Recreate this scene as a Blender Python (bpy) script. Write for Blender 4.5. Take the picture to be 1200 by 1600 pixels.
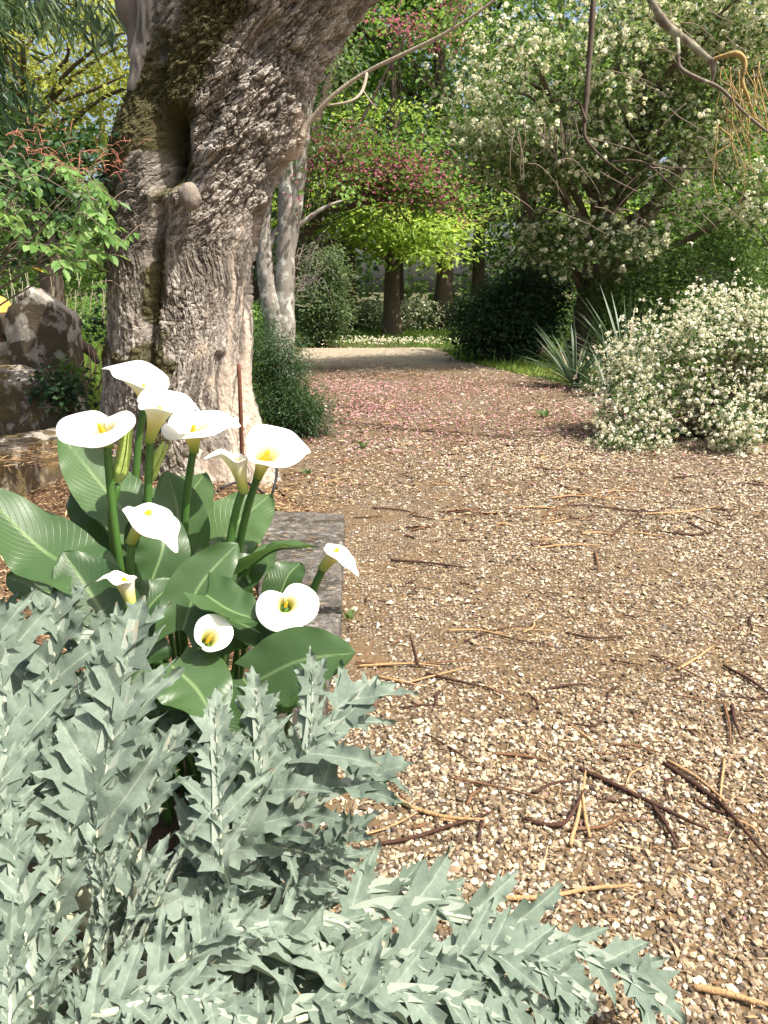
import bpy, bmesh, math
import numpy as np
from mathutils import Vector, Matrix, Quaternion

for o in list(bpy.data.objects):
    bpy.data.objects.remove(o, do_unlink=True)
SC = bpy.context.scene
COL = SC.collection

# ------------------------------------------------------------------ camera, sky, sun, exposure
CAM_H, PITCH, FPX = 1.35, math.radians(16.05), 1200.0
cam = bpy.data.cameras.new('camera'); camo = bpy.data.objects.new('camera', cam); COL.objects.link(camo)
camo.location = (0, 0, CAM_H); camo.rotation_euler = (math.pi/2 - PITCH, 0, 0)
cam.sensor_width = 36.0; cam.lens = 27.0; cam.clip_start = 0.05; cam.clip_end = 2000
SC.camera = camo
SUN_EL = math.radians(57); SUN_AZ = math.radians(-29)      # azimuth from +X, negative = towards the viewer
SUN = np.array([math.cos(SUN_EL)*math.cos(SUN_AZ), math.cos(SUN_EL)*math.sin(SUN_AZ), math.sin(SUN_EL)])
world = bpy.data.worlds.new('World'); SC.world = world; world.use_nodes = True
wt = world.node_tree; wt.nodes.clear()
sky = wt.nodes.new('ShaderNodeTexSky'); sky.sky_type = 'NISHITA'; sky.sun_disc = False
sky.sun_elevation = SUN_EL; sky.sun_rotation = math.atan2(SUN[0], SUN[1]); sky.air_density = 1.0; sky.dust_density = 6.0; sky.ozone_density = 1.0
bg = wt.nodes.new('ShaderNodeBackground'); bg.inputs['Strength'].default_value = 0.135
wo = wt.nodes.new('ShaderNodeOutputWorld')
wt.links.new(sky.outputs[0], bg.inputs[0]); wt.links.new(bg.outputs[0], wo.inputs[0])
sl = bpy.data.lights.new('sun', 'SUN'); sl.energy = 5.0; sl.angle = math.radians(0.53); sl.color = (1.0, 0.95, 0.87)
so = bpy.data.objects.new('sun', sl); COL.objects.link(so)
so.rotation_euler = Vector(-SUN).to_track_quat('-Z', 'Y').to_euler(); so.location = (8, -3, 15)
SC.view_settings.view_transform = 'Standard'; SC.view_settings.look = 'None'
SC.view_settings.exposure = 0.93; SC.view_settings.gamma = 1.0; SC.view_settings.use_curve_mapping = False
SC.cycles.max_bounces = 8; SC.cycles.diffuse_bounces = 4; SC.cycles.transmission_bounces = 4; SC.cycles.transparent_max_bounces = 4
SC.cycles.use_denoising = True

# ------------------------------------------------------------------ photograph pixel (1200x1600) -> point in the place
_c, _s = math.cos(PITCH), math.sin(PITCH)
def ray(u, v):
    x, y = (u-600)/FPX, (800-v)/FPX
    return np.array([x, _c + _s*y, -_s + _c*y])
def at(u, v, Y):
    d = ray(u, v); return np.array([0, 0, CAM_H]) + d*(Y/d[1])
def gnd(u, v, z=0.0):
    d = ray(u, v); return np.array([0, 0, CAM_H]) + d*((z-CAM_H)/d[2])
def to_px(P):
    P = np.asarray(P, float); dy = P[..., 1]; dz = P[..., 2]-CAM_H
    f = dy*_c - dz*_s; up = dy*_s + dz*_c
    f = np.where(np.abs(f) < 1e-6, 1e-6, f)
    return 600+FPX*P[..., 0]/f, 800-FPX*up/f

# ------------------------------------------------------------------ noise
_perm = np.random.default_rng(7).random(1 << 16)
def _h(x, y, z):
    return _perm[((x*73856093) ^ (y*19349663) ^ (z*83492791)) & 0xFFFF]
def noise(p):
    p = np.asarray(p, float); i = np.floor(p).astype(np.int64); f = p-i; f = f*f*(3-2*f)
    x, y, z = i[..., 0], i[..., 1], i[..., 2]; fx, fy, fz = f[..., 0], f[..., 1], f[..., 2]
    def L(a, b, t): return a+(b-a)*t
    a = L(L(_h(x, y, z), _h(x+1, y, z), fx), L(_h(x, y+1, z), _h(x+1, y+1, z), fx), fy)
    b = L(L(_h(x, y, z+1), _h(x+1, y, z+1), fx), L(_h(x, y+1, z+1), _h(x+1, y+1, z+1), fx), fy)
    return L(a, b, fz)*2-1
def fbm(p, n=4):
    p = np.asarray(p, float); s = 0; a = 1.0; t = 0
    for k in range(n):
        s = s + a*noise(p*(2.03**k)+k*17.3); t += a; a *= .5
    return s/t
def voro(a, b, seed=0):
    """2-D cells: F1, F2-F1 and a random number of the cell"""
    ia, ib = np.floor(a).astype(np.int64), np.floor(b).astype(np.int64)
    F1 = np.full(a.shape, 9.0); F2 = np.full(a.shape, 9.0); idr = np.zeros(a.shape)
    for da in (-1, 0, 1):
        for db in (-1, 0, 1):
            ca, cb = ia+da, ib+db
            px = ca+_h(ca, cb, np.full_like(ca, 11+seed)); py = cb+_h(ca, cb, np.full_like(ca, 23+seed))
            d = np.hypot(px-a, py-b); r = _h(ca, cb, np.full_like(ca, 37+seed))
            near = d < F1
            F2 = np.where(near, F1, np.minimum(F2, d)); idr = np.where(near, r, idr); F1 = np.where(near, d, F1)
    return F1, F2-F1, idr
def sstep(a, b, x):
    t = np.clip((x-a)/(b-a), 0, 1); return t*t*(3-2*t)
def unit(v):
    v = np.asarray(v, float); return v/np.maximum(np.linalg.norm(v, axis=-1, keepdims=True), 1e-9)

# ------------------------------------------------------------------ meshes
def mesh_np(name, V, faces, mats, col=None, uv=None, smooth=True):
    """V (n,3); faces: list of int arrays (m,k); col (n,3) or (n,4) point colour 'Col'; uv (n,2) point uv"""
    me = bpy.data.meshes.new(name)
    V = np.ascontiguousarray(V, np.float32)
    fs = [np.asarray(f, np.int32) for f in faces if len(f)]
    loops = np.concatenate([f.ravel() for f in fs])
    tot = np.concatenate([np.full(len(f), f.shape[1], np.int32) for f in fs])
    start = np.concatenate([[0], np.cumsum(tot)[:-1]]).astype(np.int32)
    me.vertices.add(len(V)); me.vertices.foreach_set('co', V.ravel())
    me.loops.add(len(loops)); me.loops.foreach_set('vertex_index', loops)
    me.polygons.add(len(tot)); me.polygons.foreach_set('loop_start', start)
    me.update(calc_edges=True)
    me.polygons.foreach_set('use_smooth', np.full(len(tot), smooth, bool))
    if col is not None:
        col = np.asarray(col, np.float32)
        if col.shape[1] == 3: col = np.concatenate([col, np.ones((len(col), 1), np.float32)], 1)
        a = me.attributes.new('Col', 'FLOAT_COLOR', 'POINT'); a.data.foreach_set('color', np.ascontiguousarray(col).ravel())
    if uv is not None:
        l = me.uv_layers.new(name='UVMap'); l.data.foreach_set('uv', np.ascontiguousarray(np.asarray(uv, np.float32)[loops]).ravel())
    for m in (mats if isinstance(mats, (list, tuple)) else [mats]): me.materials.append(m)
    me.validate(); me.update()
    return me
class MB:
    """collects pieces of ONE object"""
    def __init__(s): s.V = []; s.F = {}; s.C = []; s.U = []; s.n = 0
    def add(s, V, faces, col=(.5, .5, .5), uv=None):
        V = np.asarray(V, float).reshape(-1, 3); n = len(V)
        s.V.append(V)
        for f in faces:
            f = np.asarray(f, np.int64)
            if len(f): s.F.setdefault(f.shape[1], []).append(f+s.n)
        c = np.asarray(col, float)
        s.C.append(np.broadcast_to(c, (n, 3)) if c.ndim == 1 else c)
        s.U.append(np.zeros((n, 2)) if uv is None else np.asarray(uv, float)); s.n += n
        return s
    def build(s, name, mat, parent=None, smooth=True, loc=None, kind=None):
        me = mesh_np(name, np.concatenate(s.V), [np.concatenate(s.F[k]) for k in sorted(s.F)], mat,
                     np.concatenate(s.C), np.concatenate(s.U), smooth)
        return link(name, me, parent, kind)
def link(name, me, parent=None, kind=None):
    o = bpy.data.objects.new(name, me); COL.objects.link(o)
    if parent is not None:
        o.parent = parent
        w = Matrix.Identity(4); p = parent
        while p is not None: w = p.matrix_basis @ w; p = p.parent
        o.matrix_basis = w.inverted()          # vertices are given in world coordinates
    if kind: o['kind'] = kind
    return o
def tag(o, label=None, cat=None, group=None, kind=None):
    if label: o['label'] = label
    if cat: o['category'] = cat
    if group: o['group'] = group
    if kind: o['kind'] = kind
    return o
def thing(name, label, cat, loc=(0, 0, 0), group=None):
    o = bpy.data.objects.new(name, None); COL.objects.link(o); o.location = [float(x) for x in loc]; o.empty_display_size = .1
    return tag(o, label, cat, group)
def grid_faces(nu, nv, wrap=False):
    i, j = np.meshgrid(np.arange(nu-1), np.arange(nv if wrap else nv-1), indexing='ij')
    j2 = (j+1) % nv
    return np.stack([i*nv+j, i*nv+j2, (i+1)*nv+j2, (i+1)*nv+j], -1).reshape(-1, 4)
def spline(pts, n):
    """Catmull-Rom through pts, n samples"""
    P = np.asarray(pts, float); k = len(P)
    if k == 2: return P[0]+(P[1]-P[0])*np.linspace(0, 1, n)[:, None]
    E = np.concatenate([[2*P[0]-P[1]], P, [2*P[-1]-P[-2]]])
    t = np.linspace(0, k-1-1e-9, n); i = t.astype(int); f = (t-i)[:, None]
    a, b, c, d = E[i], E[i+1], E[i+2], E[i+3]
    return .5*((2*b)+(-a+c)*f+(2*a-5*b+4*c-d)*f*f+(-a+3*b-3*c+d)*f**3)
def frames(P, up=(0, 0, 1)):
    T = unit(np.gradient(P, axis=0)); up = np.broadcast_to(np.asarray(up, float), P.shape)
    S = np.cross(T, up); bad = np.linalg.norm(S, axis=1) < .05
    S[bad] = np.cross(T[bad], (0.3, 1, 0)); S = unit(S)
    return T, S, np.cross(S, T)
def tube(mb, pts, r0, r1=None, seg=6, n=None, col=(.5, .5, .5), power=1.0, wob=0, cap=True):
    n = n or max(3, len(pts)*3); P = spline(pts, n); t = np.linspace(0, 1, n)
    r = r0+((r0 if r1 is None else r1)-r0)*t**power if np.isscalar(r0) else np.interp(t, np.linspace(0, 1, len(r0)), r0)
    # parallel-ish frame
    d = unit(P[-1]-P[0]); up = (0, 0, 1) if abs(d[2]) < .8 else (0, 1, 0)
    T, S, N = frames(P, up)
    a = np.linspace(0, 2*np.pi, seg, endpoint=False)
    R = np.broadcast_to(r[:, None], (n, seg))
    V = P[:, None]+R[..., None]*(np.cos(a)[None, :, None]*S[:, None]+np.sin(a)[None, :, None]*N[:, None])
    if wob: V = V+unit(V-P[:, None])*(fbm(V*9+3, 3)*wob)[..., None]*R[..., None]
    uv = np.stack(np.broadcast_arrays(np.linspace(0, 1, seg)[None], (t*np.linalg.norm(np.diff(P, axis=0), axis=1).sum())[:, None]), -1).reshape(-1, 2)
    fc = [grid_faces(n, seg, True)]
    Vf = V.reshape(-1, 3)
    if cap:
        Vf = np.concatenate([Vf, P[:1]-T[:1]*r[0]*.3, P[-1:]+T[-1:]*r[-1]*.6]); uv = np.concatenate([uv, uv[:1], uv[-1:]])
        j = np.arange(seg); m = n*seg
        fc.append(np.stack([np.full(seg, m), (j+1) % seg, j], 1))
        fc.append(np.stack([np.full(seg, m+1), (n-1)*seg+j, (n-1)*seg+(j+1) % seg], 1))
    c = np.asarray(col, float)
    mb.add(Vf, fc, c, uv)
    return P
def leaves(mb, C, A, N, L, W, tint, fold=.15, six=False):
    """many small leaves: base point C, axis A, normal N, length L, half width W, tint (n,3)"""
    A = unit(A); S = unit(np.cross(A, N)); Nn = np.cross(S, A)
    n = len(C); L = np.broadcast_to(L, n)[:, None]; W = np.broadcast_to(W, n)[:, None]
    T = np.asarray(tint, float)
    if six:
        pts = [C, C+A*L*.3-S*W*.9+Nn*W*fold, C+A*L*.68-S*W*.75+Nn*W*fold, C+A*L-Nn*W*.25, C+A*L*.68+S*W*.75+Nn*W*fold, C+A*L*.3+S*W*.9+Nn*W*fold]
        b = np.arange(n)[:, None]*6
        q = np.concatenate([b+np.array([[0, 3, 2, 1]]), b+np.array([[0, 5, 4, 3]])])
        mb.add(np.stack(pts, 1).reshape(-1, 3), [q], np.repeat(T, 6, 0))
    else:
        pts = [C, C+A*L*.45-S*W+Nn*W*fold, C+A*L-Nn*W*.2, C+A*L*.45+S*W+Nn*W*fold]
        b = np.arange(n)[:, None]*4
        mb.add(np.stack(pts, 1).reshape(-1, 3), [np.concatenate([b+np.array([[0, 2, 1]]), b+np.array([[0, 3, 2]])])], np.repeat(T, 4, 0))

# ------------------------------------------------------------------ materials
class NT:
    def __init__(s, name):
        s.m = bpy.data.materials.new(name); s.m.use_nodes = True; s.t = s.m.node_tree; s.t.nodes.clear()
        s.out = s.n('ShaderNodeOutputMaterial')
    def n(s, ty, **kw):
        nd = s.t.nodes.new(ty)
        for k, v in kw.items(): setattr(nd, k, v)
        return nd
    def l(s, a, b): s.t.links.new(a, b)
    def put(s, sock, v):
        if isinstance(v, bpy.types.NodeSocket): s.l(v, sock)
        elif isinstance(v, (tuple, list)) and len(v) == 3 and sock.type == 'RGBA': sock.default_value = (*v, 1)
        else: sock.default_value = v
    def attr(s, name='Col'):
        a = s.n('ShaderNodeAttribute'); a.attribute_name = name
        p = s.n('ShaderNodeSeparateColor'); s.l(a.outputs['Color'], p.inputs[0]); return p.outputs, a.outputs['Color']
    def math(s, op, a, b=0.0, clamp=False):
        m = s.n('ShaderNodeMath', operation=op, use_clamp=clamp); s.put(m.inputs[0], a); s.put(m.inputs[1], b); return m.outputs[0]
    def mix(s, f, a, b, ty='MIX'):
        m = s.n('ShaderNodeMix', data_type='RGBA', blend_type=ty); s.put(m.inputs[0], f); s.put(m.inputs[6], a); s.put(m.inputs[7], b); return m.outputs[2]
    def ramp(s, f, stops, interp='LINEAR'):
        r = s.n('ShaderNodeValToRGB'); r.color_ramp.interpolation = interp; e = r.color_ramp.elements
        while len(e) < len(stops): e.new(.5)
        for k, (p, c) in enumerate(stops):
            e[k].position = p; e[k].color = (*c, 1) if not np.isscalar(c) else (c, c, c, 1)
        s.put(r.inputs[0], f); return r.outputs[0]
    def tc(s, w='Object'): return s.n('ShaderNodeTexCoord').outputs[w]
    def mapping(s, v, scale=(1, 1, 1), loc=(0, 0, 0)):
        m = s.n('ShaderNodeMapping'); s.l(v, m.inputs[0]); m.inputs['Scale'].default_value = scale; m.inputs['Location'].default_value = loc; return m.outputs[0]
    def noise(s, v, scale, detail=4, rough=.55, dist=0):
        t = s.n('ShaderNodeTexNoise'); s.l(v, t.inputs['Vector']); t.inputs['Scale'].default_value = scale; t.inputs['Detail'].default_value = detail
        t.inputs['Roughness'].default_value = rough; t.inputs['Distortion'].default_value = dist; return t.outputs[0]
    def voro(s, v, scale, feature='F1', out=0):
        t = s.n('ShaderNodeTexVoronoi', feature=feature); s.l(v, t.inputs['Vector']); t.inputs['Scale'].default_value = scale; return t.outputs[out]
    def bump(s, h, strength=.5, dist=.01, prev=None):
        b = s.n('ShaderNodeBump'); s.l(h, b.inputs['Height']); b.inputs['Strength'].default_value = strength; b.inputs['Distance'].default_value = dist
        if prev is not None: s.l(prev, b.inputs['Normal'])
        return b.outputs[0]
    def pbr(s, color, rough=.7, normal=None, spec=.3, **kw):
        p = s.n('ShaderNodeBsdfPrincipled'); s.put(p.inputs['Base Color'], color); s.put(p.inputs['Roughness'], rough)
        p.inputs['Specular IOR Level'].default_value = spec
        for k, v in kw.items(): s.put(p.inputs[k.replace('_', ' ')], v)
        if normal is not None: s.l(normal, p.inputs['Normal'])
        return p.outputs[0]
    def leaf(s, color, trans, rough=.5, spec=.35, amount=.35, normal=None):
        a = s.pbr(color, rough, normal, spec)
        t = s.n('ShaderNodeBsdfTranslucent'); s.put(t.inputs[0], trans)
        if normal is not None: s.l(normal, t.inputs['Normal'])
        m = s.n('ShaderNodeMixShader'); m.inputs[0].default_value = amount; s.l(a, m.inputs[1]); s.l(t.outputs[0], m.inputs[2]); return m.outputs[0]
    def done(s, sh): s.l(sh, s.out.inputs[0]); return s.m

def mat_foliage(name, dark, mid, light, amount=.4, rough=.5, extra=None):
    """Col.r picks the leaf's own hue; Col.g > .9 picks EXTRA (a few leaves of another colour)"""
    m = NT(name); c, _ = m.attr()
    k = m.ramp(c[0], [(0, dark), (.5, mid), (1, light)])
    if extra: k = m.mix(m.math('GREATER_THAN', c[1], .9), k, extra)
    tr = m.mix(.5, k, (light[0]*1.5, light[1]*1.35, light[2]*.8))
    return m.done(m.leaf(k, tr, rough, .3, amount))
def mat_bark(name, a, b, scale=14, lichen=None, rough=.9, stretch=.25):
    m = NT(name); v = m.mapping(m.tc(), (1, 1, stretch)); n1 = m.noise(v, scale, 6, .65); n2 = m.noise(m.tc(), scale*.25, 3)
    c = m.mix(n1, a, b); c = m.mix(m.math('MULTIPLY', n2, .6), c, tuple(x*.7 for x in b))
    if lichen: c = m.mix(m.ramp(m.noise(m.tc(), 7, 4), [(.5, 0), (.62, 1)]), c, lichen)
    return m.done(m.pbr(c, rough, m.bump(n1, .8, .02), .2))
def mat_flat(name, a, b, scale=20, rough=.7, spec=.3, bump=.3):
    m = NT(name); n1 = m.noise(m.tc(), scale, 4)
    return m.done(m.pbr(m.mix(n1, a, b), rough, m.bump(n1, bump, .01), spec))
def mat_tint(name, stops, rough=.85, spec=.2, fine=60, amt=.35):
    """Col.r picks each piece's own colour; fine grain over it"""
    m = NT(name); c, _ = m.attr(); k = m.ramp(c[0], stops)
    g = m.noise(m.tc(), fine, 3); k = m.mix(m.math('MULTIPLY', g, amt), k, (.05, .035, .025))
    return m.done(m.pbr(k, rough, None, spec))

# ------------------------------------------------------------------ the setting: ground, path, bed
def terrain_z(x, y):
    """woodland floor: flat by the drive, a low rise at the left behind the stones"""
    p = np.stack([x*.35, y*.35, x*0], -1)
    rise = .22*sstep(-1.7, -3.2, x)*sstep(4.6, 6.5, y)
    return rise+fbm(p, 3)*.05*sstep(14, 24, y)-.02

def mk_ground():
    xs = np.concatenate([np.linspace(-400, -30, 12), np.linspace(-26, 26, 130), np.linspace(30, 400, 12)])
    ys = np.concatenate([np.linspace(-60, -3, 6), np.linspace(-2, 44, 120), np.linspace(50, 700, 12)])
    X, Y = np.meshgrid(xs, ys, indexing='ij')
    V = np.stack([X, Y, terrain_z(X, Y)], -1).reshape(-1, 3)
    m = NT('woodland_soil'); v = m.tc()
    n1 = m.noise(v, 1.3, 5, .6); n2 = m.noise(v, 24, 5, .7)
    c = m.mix(m.ramp(n1, [(.38, 0), (.58, 1)]), (.045, .075, .022), (.075, .055, .032))
    c = m.mix(m.ramp(n2, [(.4, 0), (.7, 1)]), c, (.13, .115, .06))
    mt = m.done(m.pbr(c, .95, m.bump(n2, .8, .03), .1))
    return tag(link('ground', mesh_np('ground', V, [grid_faces(len(xs), len(ys))], mt)), kind='structure')
mk_ground()

# outline of the drive, from the photograph, as points on the ground
EDGE_L = [(-.4, -1.5), (-.4, 1.2), (-.4, 2.6), (-.42, 4.4), (-.8, 5.4), (-.9, 6.6), (-.72, 8.2), (-1.15, 10.5), (-1.6, 13), (-2.1, 16.5), (-2.4, 19.2)]
EDGE_R = [(1.1, 19.4), (1.35, 18.2), (1.55, 16), (2.1, 13.5), (2.75, 11.4), (2.95, 10), (3.0, 8.6), (3.3, 7.4), (3.9, 6.5), (5.2, 5.9), (8, 5.2), (16, 4), (16, -1.5)]
OUT = np.concatenate([spline(EDGE_L, 60), spline(EDGE_R, 70)])
OUT = OUT+np.stack([noise(np.stack([OUT[:, 1]*1.7, OUT[:, 0], OUT[:, 0]*0], -1)), noise(np.stack([OUT[:, 1], OUT[:, 0]*1.9, OUT[:, 0]*0+5], -1))], -1)*.09
def in_path(x, y):
    r = np.zeros(x.shape, bool); n = len(OUT)
    for k in range(n):
        (x1, y1), (x2, y2) = OUT[k], OUT[(k+1) % n]
        if y1 == y2: continue
        r ^= ((y1 > y) != (y2 > y)) & (x < (x2-x1)*(y-y1)/(y2-y1)+x1)
    return r
def mk_path():
    m = NT('gravel_bed'); v = m.tc()
    big = m.noise(v, .9, 4, .6); pat = m.noise(v, 3.2, 4, .65)
    cell = m.voro(v, 62, 'F1', 1); sc = m.n('ShaderNodeSeparateColor'); m.l(cell, sc.inputs[0]); d = m.voro(v, 62, 'F1', 0)
    stone = m.ramp(sc.outputs[0], [(0, (.06, .045, .033)), (.3, (.15, .115, .08)), (.6, (.27, .22, .16)), (.85, (.40, .35, .28)), (1, (.22, .20, .18))])
    soil = m.mix(m.noise(v, 45, 5, .7), (.060, .040, .021), (.185, .128, .068))
    f = m.math('MULTIPLY', m.ramp(pat, [(.36, .12), (.55, 1)]), m.ramp(d, [(.45, 1), (.62, 0)]))
    c = m.mix(f, soil, stone)
    c = m.mix(m.ramp(big, [(.35, .55), (.6, 0)]), c, (.13, .085, .046))
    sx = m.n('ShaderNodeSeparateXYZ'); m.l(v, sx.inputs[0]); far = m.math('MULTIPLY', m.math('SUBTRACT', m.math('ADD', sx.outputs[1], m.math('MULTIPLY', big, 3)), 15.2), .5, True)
    c = m.mix(m.math('MULTIPLY', far, .62), c, m.mix(m.noise(v, 30, 5, .7), (.30, .25, .18), (.56, .49, .37)))  # sunlit patch at the far end, painted into the path colour
    h = m.math('SUBTRACT', 1, d)
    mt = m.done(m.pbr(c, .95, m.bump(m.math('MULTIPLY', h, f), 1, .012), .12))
    bm = bmesh.new()
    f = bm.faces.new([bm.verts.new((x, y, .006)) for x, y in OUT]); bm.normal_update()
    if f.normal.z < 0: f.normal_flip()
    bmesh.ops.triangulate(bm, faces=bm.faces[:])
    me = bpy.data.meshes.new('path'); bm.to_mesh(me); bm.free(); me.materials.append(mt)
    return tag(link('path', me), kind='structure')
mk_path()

RNG = np.random.default_rng(11)
PHI = (1+5**.5)/2
ICO_V = unit(np.array([(-1, PHI, 0), (1, PHI, 0), (-1, -PHI, 0), (1, -PHI, 0), (0, -1, PHI), (0, 1, PHI), (0, -1, -PHI), (0, 1, -PHI), (PHI, 0, -1), (PHI, 0, 1), (-PHI, 0, -1), (-PHI, 0, 1)]))
ICO_F = np.array([(0, 11, 5), (0, 5, 1), (0, 1, 7), (0, 7, 10), (0, 10, 11), (1, 5, 9), (5, 11, 4), (11, 10, 2), (10, 7, 6), (7, 1, 8), (3, 9, 4), (3, 4, 2), (3, 2, 6), (3, 6, 8), (3, 8, 9), (4, 9, 5), (2, 4, 11), (6, 2, 10), (8, 6, 7), (9, 8, 1)])
OCT_V = np.array([(1, 0, 0), (-1, 0, 0), (0, 1, 0), (0, -1, 0), (0, 0, 1), (0, 0, -.4)], float)
OCT_F = np.array([(0, 2, 4), (2, 1, 4), (1, 3, 4), (3, 0, 4), (2, 0, 5), (1, 2, 5), (3, 1, 5), (0, 3, 5)])
def rot_mats(n, rng, tilt=1.0):
    a = rng.random(n)*2*np.pi; t = rng.normal(0, .35, n)*tilt; b = rng.random(n)*2*np.pi
    ca, sa, ct, st, cb, sb = np.cos(a), np.sin(a), np.cos(t), np.sin(t), np.cos(b), np.sin(b)
    z = np.zeros(n); o = np.ones(n)
    Ra = np.stack([ca, -sa, z, sa, ca, z, z, z, o], -1).reshape(n, 3, 3)
    Rt = np.stack([o, z, z, z, ct, -st, z, st, ct], -1).reshape(n, 3, 3)
    Rb = np.stack([cb, -sb, z, sb, cb, z, z, z, o], -1).reshape(n, 3, 3)
    return Rb @ Rt @ Ra
def stones(name, mat, XY, size, base, rng, z0=.006, tint=None):
    n = len(XY); k = len(base[0])
    V = base[0][None]*(1+rng.normal(0, .16, (n, k, 1)))
    V = V*np.stack([size*rng.uniform(.8, 1.5, n), size*rng.uniform(.65, 1.05, n), size*rng.uniform(.45, .8, n)], -1)[:, None]
    V = np.einsum('nij,nkj->nki', rot_mats(n, rng), V)
    z = np.broadcast_to(z0, n)+size*rng.uniform(.1, .55, n)
    V = V+np.concatenate([XY, z[:, None]], 1)[:, None]
    F = (base[1][None]+(np.arange(n)*k)[:, None, None]).reshape(-1, 3)
    t = rng.random(n) if tint is None else tint
    C = np.repeat(np.stack([t, rng.random(n), t*0], -1), k, 0)
    return link(name, mesh_np(name, V.reshape(-1, 3), [F], mat, C, None, False), kind='stuff')
def scatter(x0, x1, y0, y1, n, rng, keep):
    x = rng.uniform(x0, x1, n); y = rng.uniform(y0, y1, n)
    u, v = to_px(np.stack([x, y, x*0], -1)); ok = (u > -160) & (u < 1380) & (v < 1760) & keep(x, y)
    return np.stack([x, y], -1)[ok]
def mk_gravel():
    rng = np.random.default_rng(5)
    mt = mat_tint('gravel_stone', [(0, (.06, .045, .034)), (.2, (.15, .11, .07)), (.42, (.29, .22, .138)), (.62, (.43, .345, .225)), (.80, (.55, .46, .32)), (.93, (.66, .59, .46)), (1, (.22, .21, .20))], .88, .2, 140, .35)
    def keep(x, y):
        patch = fbm(np.stack([x*1.5, y*1.5, x*0], -1), 3)
        edge = sstep(-.3, 1.15, x+.25*patch-.12*(y-2))       # fewer stones beside the bed, where soil and litter gather
        dens = np.clip(.30+.9*edge, 0, 1)*np.clip(.85+1.1*patch, .3, 1)
        return in_path(x, y) & (rng.random(len(x)) < dens)
    near = scatter(-.3, 2.6, .8, 2.5, 52000, rng, keep)
    s = np.clip(rng.lognormal(math.log(.0058), .34, len(near)), .003, .0125)
    tag(stones('gravel', mt, near, s, (ICO_V, ICO_F), rng), 'coarse tan and cream gravel covering the drive in front', 'gravel')
    mid = scatter(-.6, 6, 2.5, 7.2, 84000, rng, keep)
    s = np.clip(rng.lognormal(math.log(.0072), .32, len(mid)), .003, .015)*(1+.06*(mid[:, 1]-2.5))
    tag(stones('gravel', mt, mid, s, (OCT_V, OCT_F), rng), 'finer looking gravel further up the drive', 'gravel')
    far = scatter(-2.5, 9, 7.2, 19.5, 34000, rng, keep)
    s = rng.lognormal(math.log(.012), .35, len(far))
    tag(stones('gravel', mt, far, s, (OCT_V, OCT_F), rng, tint=np.where(far[:, 1] > 14.5, rng.uniform(.55, .95, len(far)), rng.random(len(far)))), 'gravel at the far end of the drive, painted paler as if sunlit', 'gravel')  # farthest stones tinted paler, sunlight put into their colour
mk_gravel()

def mk_litter():
    """chips, straw and bits of leaf, and the petals the Judas tree dropped on the drive"""
    rng = np.random.default_rng(8)
    mt = mat_tint('dry_litter', [(0, (.07, .035, .02)), (.3, (.19, .11, .055)), (.6, (.36, .245, .125)), (.85, (.56, .44, .26)), (1, (.68, .59, .41))], .8, .2, 90, .25)
    def bits(XY, z, L, W, tint, name, label, matx=mt, cat='litter'):
        n = len(XY); mb = MB(); a = rng.random(n)*2*np.pi
        A = np.stack([np.cos(a), np.sin(a), rng.normal(0, .16, n)], -1); N = unit(np.stack([rng.normal(0, .4, n), rng.normal(0, .4, n), np.ones(n)], -1))
        leaves(mb, np.concatenate([XY, np.broadcast_to(z, n)[:, None]], 1), A, N, L, W, np.stack([tint, tint*0, tint*0], -1), .35)
        o = mb.build(name, matx, smooth=False); o['kind'] = 'stuff'; return tag(o, label, cat)
    d = lambda x, y: in_path(x, y) & (rng.random(len(x)) < np.clip(1.05-.35*sstep(.2, 2.0, x), .3, 1)*np.clip(.7+1.2*fbm(np.stack([x*1.1+9, y*1.1, x*0], -1), 3), .1, 1))
    p = scatter(-.25, 3.2, .8, 4.2, 34000, rng, d); n = len(p)
    bits(p, rng.uniform(.008, .02, n), rng.lognormal(math.log(.017), .5, n), rng.uniform(.001, .0034, n), rng.beta(1.5, 1.7, n), 'leaf_litter', 'straw, chips and needles strewn over the near gravel')
    p = scatter(-1.2, 7, 4.2, 13, 48000, rng, d); n = len(p)
    bits(p, rng.uniform(.01, .024, n), rng.lognormal(math.log(.04), .5, n), rng.uniform(.003, .009, n), rng.beta(1.1, 2.2, n), 'leaf_litter', 'brown litter strewn over the far drive')
    # petals
    pm = mat_tint('fallen_petal', [(0, (.30, .11, .14)), (.5, (.46, .22, .25)), (1, (.60, .38, .38))], .8, .1, 30, .1)
    def dp(x, y):
        w = np.exp(-((y-9.8)/2.6)**2)*(.45+.55*np.exp(-((x+.3)/1.5)**2))
        return in_path(x, y) & (rng.random(len(x)) < w*np.clip(.75+1.4*fbm(np.stack([x*.9, y*.9, x*0+3], -1), 3), .1, 1))
    p = scatter(-2, 4.5, 4.5, 15, 44000, rng, dp); n = len(p)
    bits(p, rng.uniform(.022, .034, n), rng.uniform(.02, .036, n), rng.uniform(.007, .012, n), rng.random(n), 'fallen_petals', 'pink fallen petals tinting the middle of the drive', pm, 'petals')
    p = scatter(-.2, 3, 1.2, 4.5, 160, rng, lambda x, y: in_path(x, y)); n = len(p)
    bits(p, rng.uniform(.014, .022, n), rng.uniform(.008, .013, n), rng.uniform(.003, .005, n), rng.random(n)*.4, 'fallen_petals', 'few pink petals lying singly on the near gravel', pm, 'petals')
mk_litter()

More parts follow.
